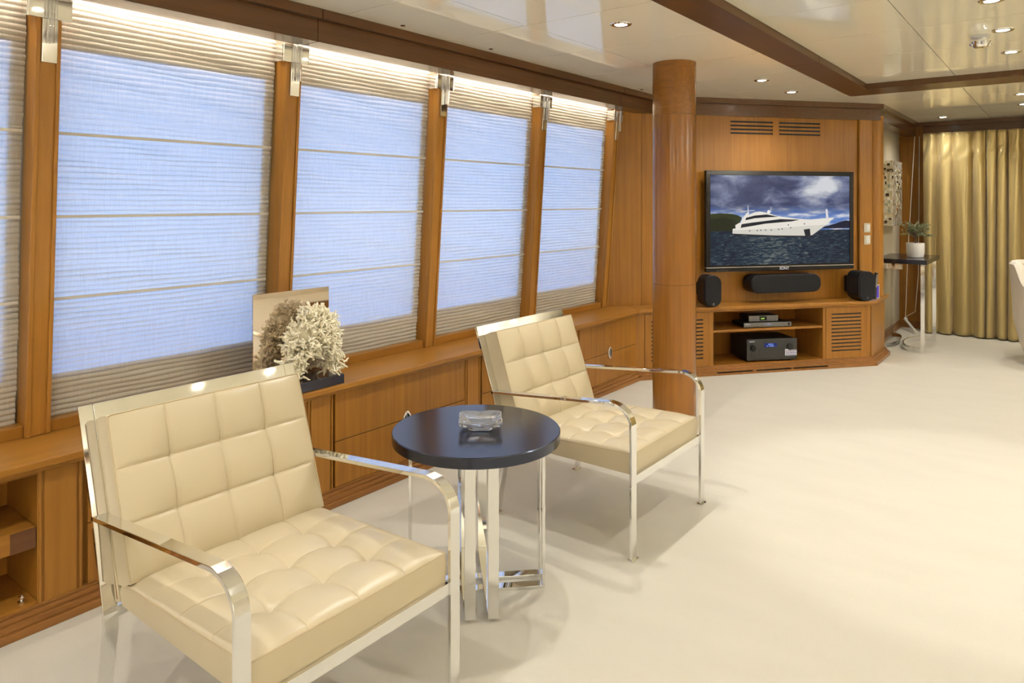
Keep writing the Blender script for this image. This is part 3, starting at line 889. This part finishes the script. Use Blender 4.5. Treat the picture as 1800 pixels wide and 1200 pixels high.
# set-top box
sb = eq('set_top_box', 1.030, .125, .398, math.radians(-3), 'small grey set-top box on top of the disc player', 'box')
MB().box(0, .265, .004, .16, .004, .050).build('case', M_blackp, sb, bevel=.002)
MB().box(0, .265, 0, .005, .003, .051).build('front_panel', M_grey, sb, bevel=.001)
MB().box(.095, .160, -.001, .001, .012, .044).build('display', M_piano, sb)
text_mesh('12:07', .016, emit('green digits', (.5, .9, .1), 1.0), 'display_digits', sb, Matrix.Translation((.122, -.0014, .026)) @ Matrix.Rotation(math.radians(90), 4, 'X'))
for fx in (.02, .235):
    for fy in (.02, .14): MB().box(fx, fx + .012, fy - .006, fy + .006, 0, .005).build('foot', M_blackp, sb)

# ------------------------------------------------------------------ armchairs
def cushion(W, Hh, thick, nx, ny, crown, puff, D_, r0, crease, res, fn):
    """tufted cushion, (a, b, n) local; returns cushion mesh, seam mesh"""
    def h(a_, b_):
        u, v = a_ / W, b_ / Hh
        ca = (1 - abs(2 * u - 1) ** 4); cb = (1 - abs(2 * v - 1) ** 4)
        ew = (1 - abs(2 * u - 1) ** 12) * (1 - abs(2 * v - 1) ** 12)
        z = crown * (ca * cb) ** .5
        sa, sb_ = abs(math.sin(math.pi * u * nx)), abs(math.sin(math.pi * v * ny))
        z += puff * ew * (sa * sb_) ** .55
        da = abs((u * nx) - round(u * nx)) * W / nx; db = abs((v * ny) - round(v * ny)) * Hh / ny
        iu, iv = round(u * nx), round(v * ny)
        cre = 0
        if 0 < iu < nx: cre = max(cre, math.exp(-(da / .0045) ** 2))
        if 0 < iv < ny: cre = max(cre, math.exp(-(db / .0045) ** 2))
        z -= crease * cre * ew
        for p_ in range(1, nx):
            for q_ in range(1, ny):
                z -= D_ * math.exp(-math.hypot(a_ - W * p_ / nx, b_ - Hh * q_ / ny) / r0) * ew
        return z
    m = MB()
    na, nb = int(W * res), int(Hh * res)
    m.grid(na, nb, lambda u, v: fn(u * W, v * Hh, thick + h(u * W, v * Hh)))
    # skirt
    ring = [(i / na, 0) for i in range(na)] + [(1, j / nb) for j in range(nb)] + [(1 - i / na, 1) for i in range(na)] + [(0, 1 - j / nb) for j in range(nb)]
    vs = []
    R_ = .008
    for u, v in ring:
        a_, b_ = u * W, v * Hh
        vs.append(fn(a_, b_, thick + h(a_, b_)))
    n = len(ring)
    for u, v in ring:
        ox = (1 if u >= 1 else (-1 if u <= 0 else 0)) * .004; oy = (1 if v >= 1 else (-1 if v <= 0 else 0)) * .004
        vs.append(fn(u * W + ox, v * Hh + oy, thick * .6))
    for u, v in ring: vs.append(fn(u * W, v * Hh, 0))
    fs = [(i, (i + 1) % n, n + (i + 1) % n, n + i) for i in range(n)] + [(n + i, n + (i + 1) % n, 2 * n + (i + 1) % n, 2 * n + i) for i in range(n)]
    fs.append(tuple(range(2 * n, 3 * n)))
    m.add(vs, fs)
    s_ = MB()
    for k in range(1, nx):
        a_ = W * k / nx
        s_.tube([fn(a_ + .0022, Hh * j / 60, thick + h(a_, Hh * j / 60) + .0010) for j in range(61)], .0014, 4)
    for k in range(1, ny):
        b_ = Hh * k / ny
        s_.tube([fn(W * j / 60, b_ + .0022, thick + h(W * j / 60, b_) + .0010) for j in range(61)], .0014, 4)
    s_.tube([fn(u * W, v * Hh, thick + .001) for u, v in ring[::3] + [ring[0]]], .0022, 5)
    return m, s_

CH = empty('armchair', (0, 0, 0))
HW = .33                      # half spacing of the side bars
def side(y):
    f3 = lambda a_, w, b_: (a_, y + w, b_)
    # arm and front leg: one bent flat bar
    path = [(.344, 0), (.344, .515)]
    for k in range(1, 9):
        an = math.radians(90 * k / 9 * .94)
        path.append((.344 - .088 + .088 * math.cos(an), .515 + .083 * math.sin(an)))
    path += [(.250, .600), (-.362, .543)]
    MB().bar(path, .012, -.019, .019, f3).build('armrest', M_chrome, CH, bevel=.0012)
    # rear leg running up into the back frame
    path = [(-.343, 0), (-.322, .10), (-.302, .20), (-.290, .262), (-.292, .305), (-.303, .345), (-.358, .545), (-.455, .828)]
    MB().bar(path, .012, -.019, .019, f3).build('rear_leg', M_chrome, CH, bevel=.0012)
    MB().box(.330, .358, y - .024, y + .024, 0, .006).build('foot_glide', M_chrome, CH)
    MB().box(-.360, -.330, y - .024, y + .024, 0, .006).build('foot_glide', M_chrome, CH)
side(-HW); side(HW)
MB().box(.332, .344, -HW + .019, HW - .019, .290, .324).build('front_rail', M_chrome, CH, bevel=.001)
MB().box(-.306, -.294, -HW + .019, HW - .019, .285, .315).build('rear_rail', M_chrome, CH, bevel=.001)
# top plate of the back frame
bdir = Vector((-.455 + .358, 0, .828 - .545)).normalized(); bn = Vector((bdir.z, 0, -bdir.x))   # normal to the front
btop = Vector((-.455, 0, .828))
def backfn(b0):
    def f3(a_, b_, n_):
        p = b0 + bdir * b_ + bn * n_
        return (p.x, a_, p.z)
    return f3
fb = backfn(btop)
m = MB(); m.add([fb(a_, b_, n_) for n_ in (-.006, .006) for b_ in (-.10, 0) for a_ in (-HW + .0195, HW - .0195)],
                [(0, 2, 3, 1), (4, 5, 7, 6), (0, 1, 5, 4), (2, 6, 7, 3), (0, 4, 6, 2), (1, 3, 7, 5)])
m.build('back_plate', M_chrome, CH, bevel=.001)
m = MB(); m.add([fb(a_, b_, n_) for n_ in (-.005, .0062) for b_ in (-.53, -.1005) for a_ in (-HW + .0195, HW - .0195)],
                [(0, 2, 3, 1), (4, 5, 7, 6), (0, 1, 5, 4), (2, 6, 7, 3), (0, 4, 6, 2), (1, 3, 7, 5)])
m.build('back_panel', M_leather, CH)
CWD = 2 * (HW - .019) - .006
ms, ss = cushion(CWD, .600, .082, 4, 4, .030, .006, .036, .038, .0035, 230,
                 lambda a_, b_, n_: (.330 - b_, a_ - CWD / 2, .322 + n_ - .022 * (b_ / .60) * (n_ / .082)))
sc_ = ms.build('seat_cushion', M_leather, CH, smooth=True, angle=50); ss.build('piping', M_seam, sc_, smooth=True)
c0 = backfn(btop - bdir * .486 + bn * .0065)
mb_, sb_ = cushion(CWD, .441, .072, 4, 3, .015, .009, .019, .034, .0035, 230, lambda a_, b_, n_: c0(a_ - CWD / 2, b_, n_))
bc_ = mb_.build('back_cushion', M_leather, CH, smooth=True, angle=50); sb_.build('piping', M_seam, bc_, smooth=True)
CH.location = (-1.372 - .35, 1.163, 0)
tag(CH, 'nearer cream tufted leather armchair with chrome frame in the foreground', 'armchair', 'cream leather armchairs')
c2 = copy_tree(CH); c2.location = (-1.335 - .35, 2.812, 0)
tag(c2, 'farther cream tufted leather armchair with chrome frame before the column', 'armchair', 'cream leather armchairs')

# ------------------------------------------------------------------ round table and ashtray
TZ = .572
tb = empty('round_table', (-1.708, 1.972, 0), math.radians(45), 'low round dark wood table with chrome legs between the armchairs', 'table')
MB().lathe([(.300, TZ - .040), (.306, TZ - .037), (.307, TZ - .003), (.304, TZ)], n=96).build('table_top', M_wenge, tb, smooth=True)
for s in (-.039, .039):
    U = [(-.240, TZ - .041), (-.240, .006), (.240, .006), (.240, TZ - .041)]
    MB().bar(U, .011, s - .0185, s + .0185, lambda a_, w, b_: (a_, w, b_)).build('leg_frame', M_chrome, tb, bevel=.001)
    MB().bar([(a_, b_ + (.0125 if b_ < .1 else 0)) for a_, b_ in U], .011, s - .0185, s + .0185, lambda a_, w, b_: (w, -a_, b_)).build('leg_frame', M_chrome, tb, bevel=.001)

ash = empty('ashtray', (-1.700, 1.985, TZ + .0005), math.radians(38 + 3), 'square clear crystal ashtray on the round table', 'ashtray')
k = MB()
def sq(h_, z, n=10, notch=0.0, ch=.12):
    """square loop with chamfered corners, 4*n points; notch lowers z at the mid of each side"""
    out = []
    for s_ in range(4):
        for i_ in range(n):
            t_ = -1 + 2 * i_ / n
            lim = 1 - ch
            x_, y_ = (1, t_)
            x_ = 1 - max(0, abs(t_) - lim) * .9 if abs(t_) > lim else 1
            zz = z - notch * math.exp(-(t_ / .16) ** 2)
            a_ = math.radians(90 * s_)
            out.append((h_ * (x_ * math.cos(a_) - y_ * math.sin(a_)), h_ * (x_ * math.sin(a_) + y_ * math.cos(a_)), zz))
    return out
loops = [sq(.037, 0), sq(.043, .005), sq(.047, .017), sq(.068, .020), sq(.076, .026), sq(.079, .038, notch=.003), sq(.074, .041, notch=.006), sq(.056, .030, notch=.004), sq(.040, .017), sq(.034, .008)]
n = 40; vs = [p for l_ in loops for p in l_]; fs = []
for a_ in range(len(loops) - 1):
    for i_ in range(n): fs.append((a_ * n + i_, a_ * n + (i_ + 1) % n, (a_ + 1) * n + (i_ + 1) % n, (a_ + 1) * n + i_))
fs += [tuple(range(n - 1, -1, -1)), tuple(range((len(loops) - 1) * n, len(loops) * n))]
k.add(vs, fs); k.build('crystal_bowl', M_glass, ash)

# ------------------------------------------------------------------ coral sculpture on the sill
e = empty('coral_sculpture', (-2.775, 1.932, ZS), 0, 'white branching coral before a square mirror on a dark base, standing on the sill', 'sculpture')
MB().box(-.012, -.002, -.200, .200, .003, .444).build('mirror_panel', M_mirror, e, bevel=.001)
MB().box(-.014, .108, -.205, .205, .0, .044).build('base', M_smoke, e, bevel=.003)
rnd = random.Random(11)
k = MB()
def twig(p, d, r, n):
    path = [Vector(p)]; rs = [r]
    for i_ in range(n):
        d = (d + Vector((rnd.uniform(-1, 1), rnd.uniform(-1, 1), rnd.uniform(-1, 1))) * .62).normalized()
        path.append(path[-1] + d * rnd.uniform(.007, .011)); rs.append(r * (1 - .35 * (i_ + 1) / n))
    k.tube(path, rs, 5)
    return path[-1], d
cc = Vector((.085, .045, .245))
for i_ in range(760):
    u = Vector((rnd.gauss(0, 1), rnd.gauss(0, 1), rnd.gauss(0, 1))).normalized()
    rad = rnd.uniform(.35, .92) if i_ % 4 == 0 else rnd.uniform(.72, .92)
    S = Vector((.075, .138, .128))
    p = cc + Vector((u.x * S.x, u.y * S.y, u.z * S.z)) * rad
    # two lobes at the foot with an arch between, flank droops
    if p.z < .165 and abs(p.y - .065) < .045: continue
    if p.z < .22: p.y += (.045 if p.y > .06 else -.035) * (.22 - p.z) / .1
    if p.y < -.02: p.z -= .035
    d = Vector((u.x * .9, u.y, u.z)).normalized()
    end, dd = twig(p, d, .0056, 3)
    for j_ in range(2):
        twig(end - dd * rnd.uniform(0, .015), (dd + Vector((rnd.uniform(-1, 1), rnd.uniform(-1, 1), rnd.uniform(-1, 1))) * .9).normalized(), .0048, 2)
for ly, lx in ((-.075, .09), (.145, .09)):
    for i_ in range(110):
        p = Vector((lx + rnd.uniform(-.035, .03), ly + rnd.gauss(0, .024), rnd.uniform(.07, .165)))
        end, dd = twig(p, Vector((rnd.uniform(-.3, .8), rnd.uniform(-1, 1), rnd.uniform(-.9, .4))).normalized(), .0056, 2)
        twig(end, dd, .0046, 2)
# solid heart the branches grow from, and the stem down to the base
for (py, pz, rr_) in ((.045, .255, .076),):
    nl = 12; vs = []
    prof = [(max(.001, rr_ * math.sin(math.pi * t_ / nl)), -rr_ * math.cos(math.pi * t_ / nl)) for t_ in range(nl + 1)]
    l_ = MB().lathe(prof, n=18)
    k.add([(.085 + a_ * .58, py + b_ * 1.25, pz + c_ * 1.05) for a_, b_, c_ in l_.v], l_.f)
k.tube([(-.001, .045, .27), (.03, .045, .265), (.08, .045, .25)], [.010, .014, .03], 8)
k.build('coral', M_coral, e, smooth=True)

# ------------------------------------------------------------------ alcove: console table, plant, mosaic, cord
ct = empty('console_table', (-1.25, 7.87, 0), 0, 'dark topped console table with curved chrome legs in the alcove', 'table')
CT = .866
MB().box(-.215, .230, -.41, .41, CT - .042, CT).build('table_top', M_wenge, ct, bevel=.002)
MB().box(-.20, .03, -.40, -.388, CT - .095, CT - .043).build('apron', M_mosaic, ct)
def arcp(x_end, x_mid, n=14):
    pts = []
    for i_ in range(n + 1):
        t_ = -1 + 2 * i_ / n
        pts.append((x_end + (x_mid - x_end) * math.cos(t_ * math.pi / 2) ** .8 if abs(t_) < 1 else x_end, .36 * math.sin(t_ * math.pi / 2)))
    return pts
for xe, xm in ((.19, -.02), (-.19, -.06)):
    MB().bar(arcp(xe, xm), .010, 0, .050, lambda a_, w, b_: (a_, b_, w)).build('floor_arc', M_chrome, ct, smooth=True, bevel=.001)
    for ye in (-.36, .36):
        MB().box(xe - .017, xe + .017, ye - .005, ye + .005, .0, CT - .043).build('leg', M_chrome, ct, bevel=.001)
# plant
pt = empty('potted_olive', (-1.165, 7.815, CT), 0, 'small olive tree in a round white pot on the console table', 'plant')
MB().lathe([(.060, 0), (.070, .004), (.078, .05), (.079, .135), (.077, .140), (.072, .139), (.071, .118), (.001, .118)], n=40).build('pot', M_white, pt, smooth=True)
MB().lathe([(.071, .110), (.071, .121), (.03, .126), (.001, .127)], n=24).build('soil', M_soil, pt, smooth=True)
k = MB(); lf = MB(); rnd = random.Random(5)
k.tube([(0, 0, .12), (.004, .002, .17), (-.004, .004, .215)], [.010, .008, .007], 7)
for i_ in range(38):
    a_ = i_ * 2.4; rad = .145 * rnd.uniform(.05, 1) ** .6
    tip = Vector((math.cos(a_) * rad, math.sin(a_) * rad, rnd.uniform(.225, .375) - rad * .20))
    base = Vector((-.004, .004, rnd.uniform(.18, .215)))
    mid = base.lerp(tip, .5) + Vector((0, 0, .02))
    k.tube([base, mid, tip], [.0035, .0025, .0012], 5)
    for j_ in range(30):
        t_ = rnd.uniform(.35, 1.05)
        p = (base.lerp(mid, t_ * 2) if t_ < .5 else mid.lerp(tip, (t_ - .5) * 2))
        d = Vector((rnd.uniform(-1, 1), rnd.uniform(-1, 1), rnd.uniform(-.35, 1))).normalized()
        w = d.orthogonal().normalized() * .0042; l_ = rnd.uniform(.018, .028)
        w.rotate(Matrix.Rotation(rnd.uniform(0, 6), 3, d))
        lf.add([p, p + d * l_ * .45 + w, p + d * l_, p + d * l_ * .45 - w], [(0, 1, 2, 3)])
k.build('trunk', M_bark, pt, smooth=True)
tag(lf.build('leaves', M_leaf, pt), kind='stuff')
# mosaic art block on the alcove wall
e = empty('mosaic_art', (-1.50, 8.315, 1.49), 0, 'tall mirror mosaic wall block above the console table', 'artwork')
MB().box(0.001, .098, -.25, .25, -.333, .333).build('block', M_mosaic, e, bevel=.002)
rnd = random.Random(3)
M_t = [mat('mosaic tile light', (.75, .68, .52), .1, .8), mat('mosaic tile dark', (.05, .03, .02), .15, .3), mat('mosaic tile pale', (.62, .66, .58), .08, .8), mat('mosaic tile amber', (.5, .3, .12), .12, .6)]
shared = {}
for i_ in range(70):
    c = rnd.choice([0, 0, 0, 0, 2, 2, 2, 3, 1])
    s_ = rnd.choice((.018, .024, .030))
    key = (c, s_)
    if key not in shared:
        o = MB().box(0, .006, -s_ / 2, s_ / 2, -s_ / 2, s_ / 2).build('tile', M_t[c], e); shared[key] = o
    else:
        o = shared[key].copy(); col.objects.link(o); o.parent = e
    if i_ < 52: o.location = (.098, rnd.uniform(-.13, .17), rnd.uniform(-.22, .25))
    else:
        o.location = (rnd.uniform(.02, .085), -.25, rnd.uniform(-.30, .30)); o.rotation_euler = (0, 0, math.radians(-90))
# cord with weighted wand
e = empty('pull_cord', (-1.33, 8.85, 0), 0, 'thin white pull cords hanging beside the left edge of the gold curtain', 'cord')
k = MB(); k.tube([(.0, .03, 2.12), (-.03, .02, 1.5), (-.065, .01, .8), (-.09, .03, .13)], .0035, 6); k.build('cord', M_cordm, e, smooth=True)
k = MB(); k.tube([(.045, .03, 2.12), (.043, .02, 1.4), (.04, 0.0, .6), (.01, .0, .2), (-.09, .03, .13)], .0035, 6); k.build('cord', M_cordm, e, smooth=True)
k = MB(); k.tube([(-.09, .03, .125), (-.085, .02, .105), (-.08, .0, .10), (.04, -.22, .022), (.045, -.235, .018)], [.010, .022, .014, .014, .020], 12); k.build('wand', M_whitep, e, smooth=True)

# ------------------------------------------------------------------ curtains
def curtain(x0, x1, seed, label):
    rnd = random.Random(seed)
    nf = int((x1 - x0) / .118)
    ph = [rnd.uniform(-.5, .5) for _ in range(nf + 3)]; am = [rnd.uniform(.6, 1.15) for _ in range(nf + 3)]
    zt, zb = ZC - .135, .012
    def fn(u, v):
        x = x0 + (x1 - x0) * u
        z = zt + (zb - zt) * v
        s_ = u * nf + .32 * math.sin(u * 11.3 + seed) + .18 * math.sin(u * 29.0 + seed * 2)
        s_ = min(max(s_, 0), nf)
        k_ = int(s_); f_ = s_ - k_
        f_ = f_ * f_ * (3 - 2 * f_)
        p_ = ph[k_] * (1 - f_) + ph[k_ + 1] * f_; a_ = am[k_] * (1 - f_) + am[k_ + 1] * f_
        env = .55 + .45 * min(1, v * 3)
        y = .050 * env * a_ * math.sin(2 * math.pi * s_ + p_ * 1.8 + .35 * math.sin(v * 3 + k_))
        y += .006 * math.sin(2 * math.pi * s_ * 2.1 + 1.3 + v * 1.2) * (1 - v * .6)
        y += .014 * math.sin(2 * math.pi * s_ * .37 + 2 * v)
        # slack swags just below the heading
        y += .012 * math.exp(-((v - .10) / .05) ** 2) * math.sin(2 * math.pi * s_ * 1.5 + v * 60)
        xx = x + .012 * math.sin(2 * math.pi * s_ * .5 + v * 2.2) * v + .012 * math.cos(2 * math.pi * s_ + p_)
        return (xx, 8.735 + y, z)
    m = MB().grid(nf * 26, 60, fn)
    o = m.build('curtain', M_gold, smooth=True, angle=180)
    s = o.modifiers.new('cloth thickness', 'SOLIDIFY'); s.thickness = .002
    return tag(o, label, 'curtain', 'gold curtains on the far wall')
curtain(-1.235, .95, 2, 'gold satin curtain in deep folds on the far wall')
curtain(.97, 3.3, 6, 'gold satin curtain out of view, right of the one beside the console table')

# ------------------------------------------------------------------ tub chair cut by the right edge
tc_ = empty('tub_chair', (-.010, 7.68, 0), math.radians(-15), 'ivory tub chair cut by the right edge before the curtain', 'chair')
def sm(a_, b_, x): x = min(1, max(0, (x - a_) / (b_ - a_))); return x * x * (3 - 2 * x)
def rim(phi):           # phi = 0 front
    a_ = abs(math.degrees(phi))
    return .40 + (.70 - .40) * sm(28, 48, a_) + (.885 - .70) * sm(118, 140, a_)
k = MB(); n = 96; vs = []; fs = []
prof = [(.285, .03, 0), (.335, .20, 0), (.375, .38, 0), (.400, -.06, 1), (.405, -.025, 1), (.385, -.003, 1), (.350, -.003, 1), (.328, -.03, 1), (.315, .36, 0)]
for r_, z_, rel in prof:
    for i_ in range(n):
        phi = -math.pi + 2 * math.pi * i_ / n
        vs.append((r_ * math.cos(phi), r_ * math.sin(phi), (rim(phi) + z_) if rel else z_))
for a_ in range(len(prof) - 1):
    for i_ in range(n): fs.append((a_ * n + i_, a_ * n + (i_ + 1) % n, (a_ + 1) * n + (i_ + 1) % n, (a_ + 1) * n + i_))
fs += [tuple(range(n)), tuple(range((len(prof) - 1) * n, len(prof) * n))]
k.add(vs, fs); k.build('shell', M_sofa, tc_, smooth=True)
MB().lathe([(.001, .34), (.30, .345), (.318, .37), (.316, .43), (.29, .455), (.001, .47)], n=48).build('seat_cushion', M_sofa, tc_, smooth=True)
MB().lathe([(.27, 0), (.27, .035)], n=48).build('plinth', M_wenge, tc_, smooth=True)

# ------------------------------------------------------------------ ceiling fittings
dl = None
def downlight(x, y, z, label, w=LAMP_W, cone=140, blend=.9):
    global dl
    e = empty('downlight', (x, y, z), 0, label, 'lamp', 'recessed ceiling downlights')
    if dl is None:
        MB().lathe([(.030, -.001), (.034, -.005), (.050, -.004), (.053, -.0005)], n=40, closed=False).build('trim_ring', M_chrome, e, smooth=True)
        MB().lathe([(.001, -.0025), (.030, -.0025)], n=32, closed=False).build('bulb', M_lamp, e)
        dl = e
    else:
        for ch in dl.children:
            if ch.type == 'MESH': copy_tree(ch, e)
    l_ = bpy.data.lights.new('downlight beam', 'SPOT')
    l_.energy = w; l_.color = LAMP_C; l_.spot_size = math.radians(cone); l_.spot_blend = blend; l_.shadow_soft_size = .018
    lo = bpy.data.objects.new('lamp_beam', l_); col.objects.link(lo); lo.parent = e; lo.location = (0, 0, -.012)
    return e
for y, t_ in ((-2.37, 'behind the viewer in the window-side row'), (-.34, 'out of view, over the viewer in the window-side row'), (.35, 'out of view, above the nearer armchair'),
              (2.38, 'out of view, above the round table'), (3.07, 'above the farther armchair, nearest downlight in view'),
              (5.10, 'left of the pair before the television'), (5.79, 'right of the pair before the television')):
    downlight(-1.725, y, ZC, 'recessed chrome downlight ' + t_, w=LAMP_W * 1.75)
for y, t_ in ((-.9, 'out of view behind the viewer in the raised ceiling'), (.4, 'out of view in the raised ceiling beside the viewer'), (1.75, 'out of view in the raised ceiling before the table'), (3.13, 'out of view, just above the top edge in the raised ceiling'),
              (3.82, 'cut by the top edge at the right'), (4.51, 'beside the chrome sprinkler, nearer one'), (5.20, 'beside the chrome sprinkler, farther one')):
    downlight(-.27, y, ZI, 'recessed chrome downlight ' + t_, *((LAMP_W * 2.6, 62, .35) if y == 3.82 else ()))
downlight(-.30, 7.03, ZC, 'recessed chrome downlight at the right edge beyond the ceiling board, nearer one', w=LAMP_W * 1.6)
downlight(-.31, 7.77, ZC, 'recessed chrome downlight at the right edge beyond the ceiling board, farther one', w=LAMP_W * 1.6)
downlight(-1.01, 8.45, ZC, 'recessed chrome downlight close above the gold curtain', w=25)
ORDN = ['first', 'second', 'third', 'fourth', 'fifth', 'sixth', 'seventh', 'eighth', 'ninth']
for i_, y in enumerate((-2.2, -.9, .4, 1.75, 3.13, 3.82, 4.51, 5.20, 7.4)):  # assumed row, filled out to bounce more light onto the ceiling
    downlight(1.35, y, ZC if y > 6 else ZI, 'added chrome downlight out of view in the far right row, %s from the viewer end' % ORDN[i_])
for i_, y in enumerate((-.34, .35, 2.38, 3.07, 5.10, 5.79)):  # added row, unseen, for a brighter ceiling
    downlight(2.78, y, ZC, 'added chrome downlight out of view along the right wall, %s from the viewer end' % ORDN[i_])
# added fill lamps out of view, put in to brighten the ceiling
fl = None
for x, y, t_ in ((3.15, -1.6, 'right wall, behind the viewer'), (3.15, 1.9, 'right wall, beside the viewer'), (3.15, 5.0, 'right wall, beyond the viewer'), (2.3, 7.2, 'right part near the curtain'),
                 (-.7, -3.4, 'wall behind the viewer, window side'), (1.6, -3.4, 'wall behind the viewer, right side')):
    e = empty('added_fill_lamp', (x, y, 0), 0, 'added chrome fill lamp out of view, ' + t_, 'lamp', 'added fill lamps')
    if fl is None:
        MB().lathe([(.15, 0), (.15, .012), (.02, .025), (.012, .03)], n=40).build('base', M_chrome, e, smooth=True)
        MB().lathe([(.012, .03), (.012, 1.60)], n=16).build('pole', M_chrome, e, smooth=True)
        MB().lathe([(.015, 1.60), (.05, 1.605), (.14, 1.68), (.16, 1.72), (.155, 1.72), (.135, 1.685), (.045, 1.615), (.001, 1.612)], n=40, closed=False).build('bowl_shade', M_whitep, e, smooth=True)
        MB().lathe([(.001, 1.635), (.05, 1.635)], n=24, closed=False).build('bulb', M_lamp, e)
        fl = e
    else:
        for ch in fl.children:
            if ch.type == 'MESH': copy_tree(ch, e)
    l_ = bpy.data.lights.new('fill_uplight', 'SPOT')
    l_.energy = UP_W; l_.color = LAMP_C; l_.spot_size = math.radians(150); l_.spot_blend = .6; l_.shadow_soft_size = .05
    lo = bpy.data.objects.new('lamp_beam', l_); col.objects.link(lo); lo.parent = e; lo.location = (0, 0, 1.70); lo.rotation_euler = (math.pi, 0, 0)
# sprinkler
e = empty('sprinkler', (-.375, 4.60, ZI), 0, 'chrome ceiling sprinkler beside the recessed downlights', 'sprinkler')
MB().lathe([(.046, 0), (.046, -.006), (.030, -.012), (.026, -.026)], n=32).build('collar', M_whitep, e, smooth=True)
MB().lathe([(.046, -.026), (.048, -.032), (.040, -.050), (.030, -.062), (.001, -.063)], n=32).build('head', M_chrome, e, smooth=True)
for a_ in (20, 110, 200, 290):
    c, s = math.cos(math.radians(a_)) * .040, math.sin(math.radians(a_)) * .040
    MB().lathe([(.001, -.056), (.010, -.052), (.013, -.043), (.010, -.034), (.001, -.030)], (c, s, 0), 14).build('nozzle', M_silver, e, smooth=True)
for i_, (x, y) in enumerate(((-2.585, 2.43), (-2.585, 3.11), (-2.60, 4.95))):
    tag(MB().lathe([(.012, 0), (.012, -.002), (.008, -.003), (.001, -.003)], (x, y, ZC), 16).build('ceiling_screw', M_dark),
        'small dark screw cap on the ceiling, %s along the window cornice' % ['first', 'second', 'third'][i_], 'screw cap', 'screw caps by the cornice')
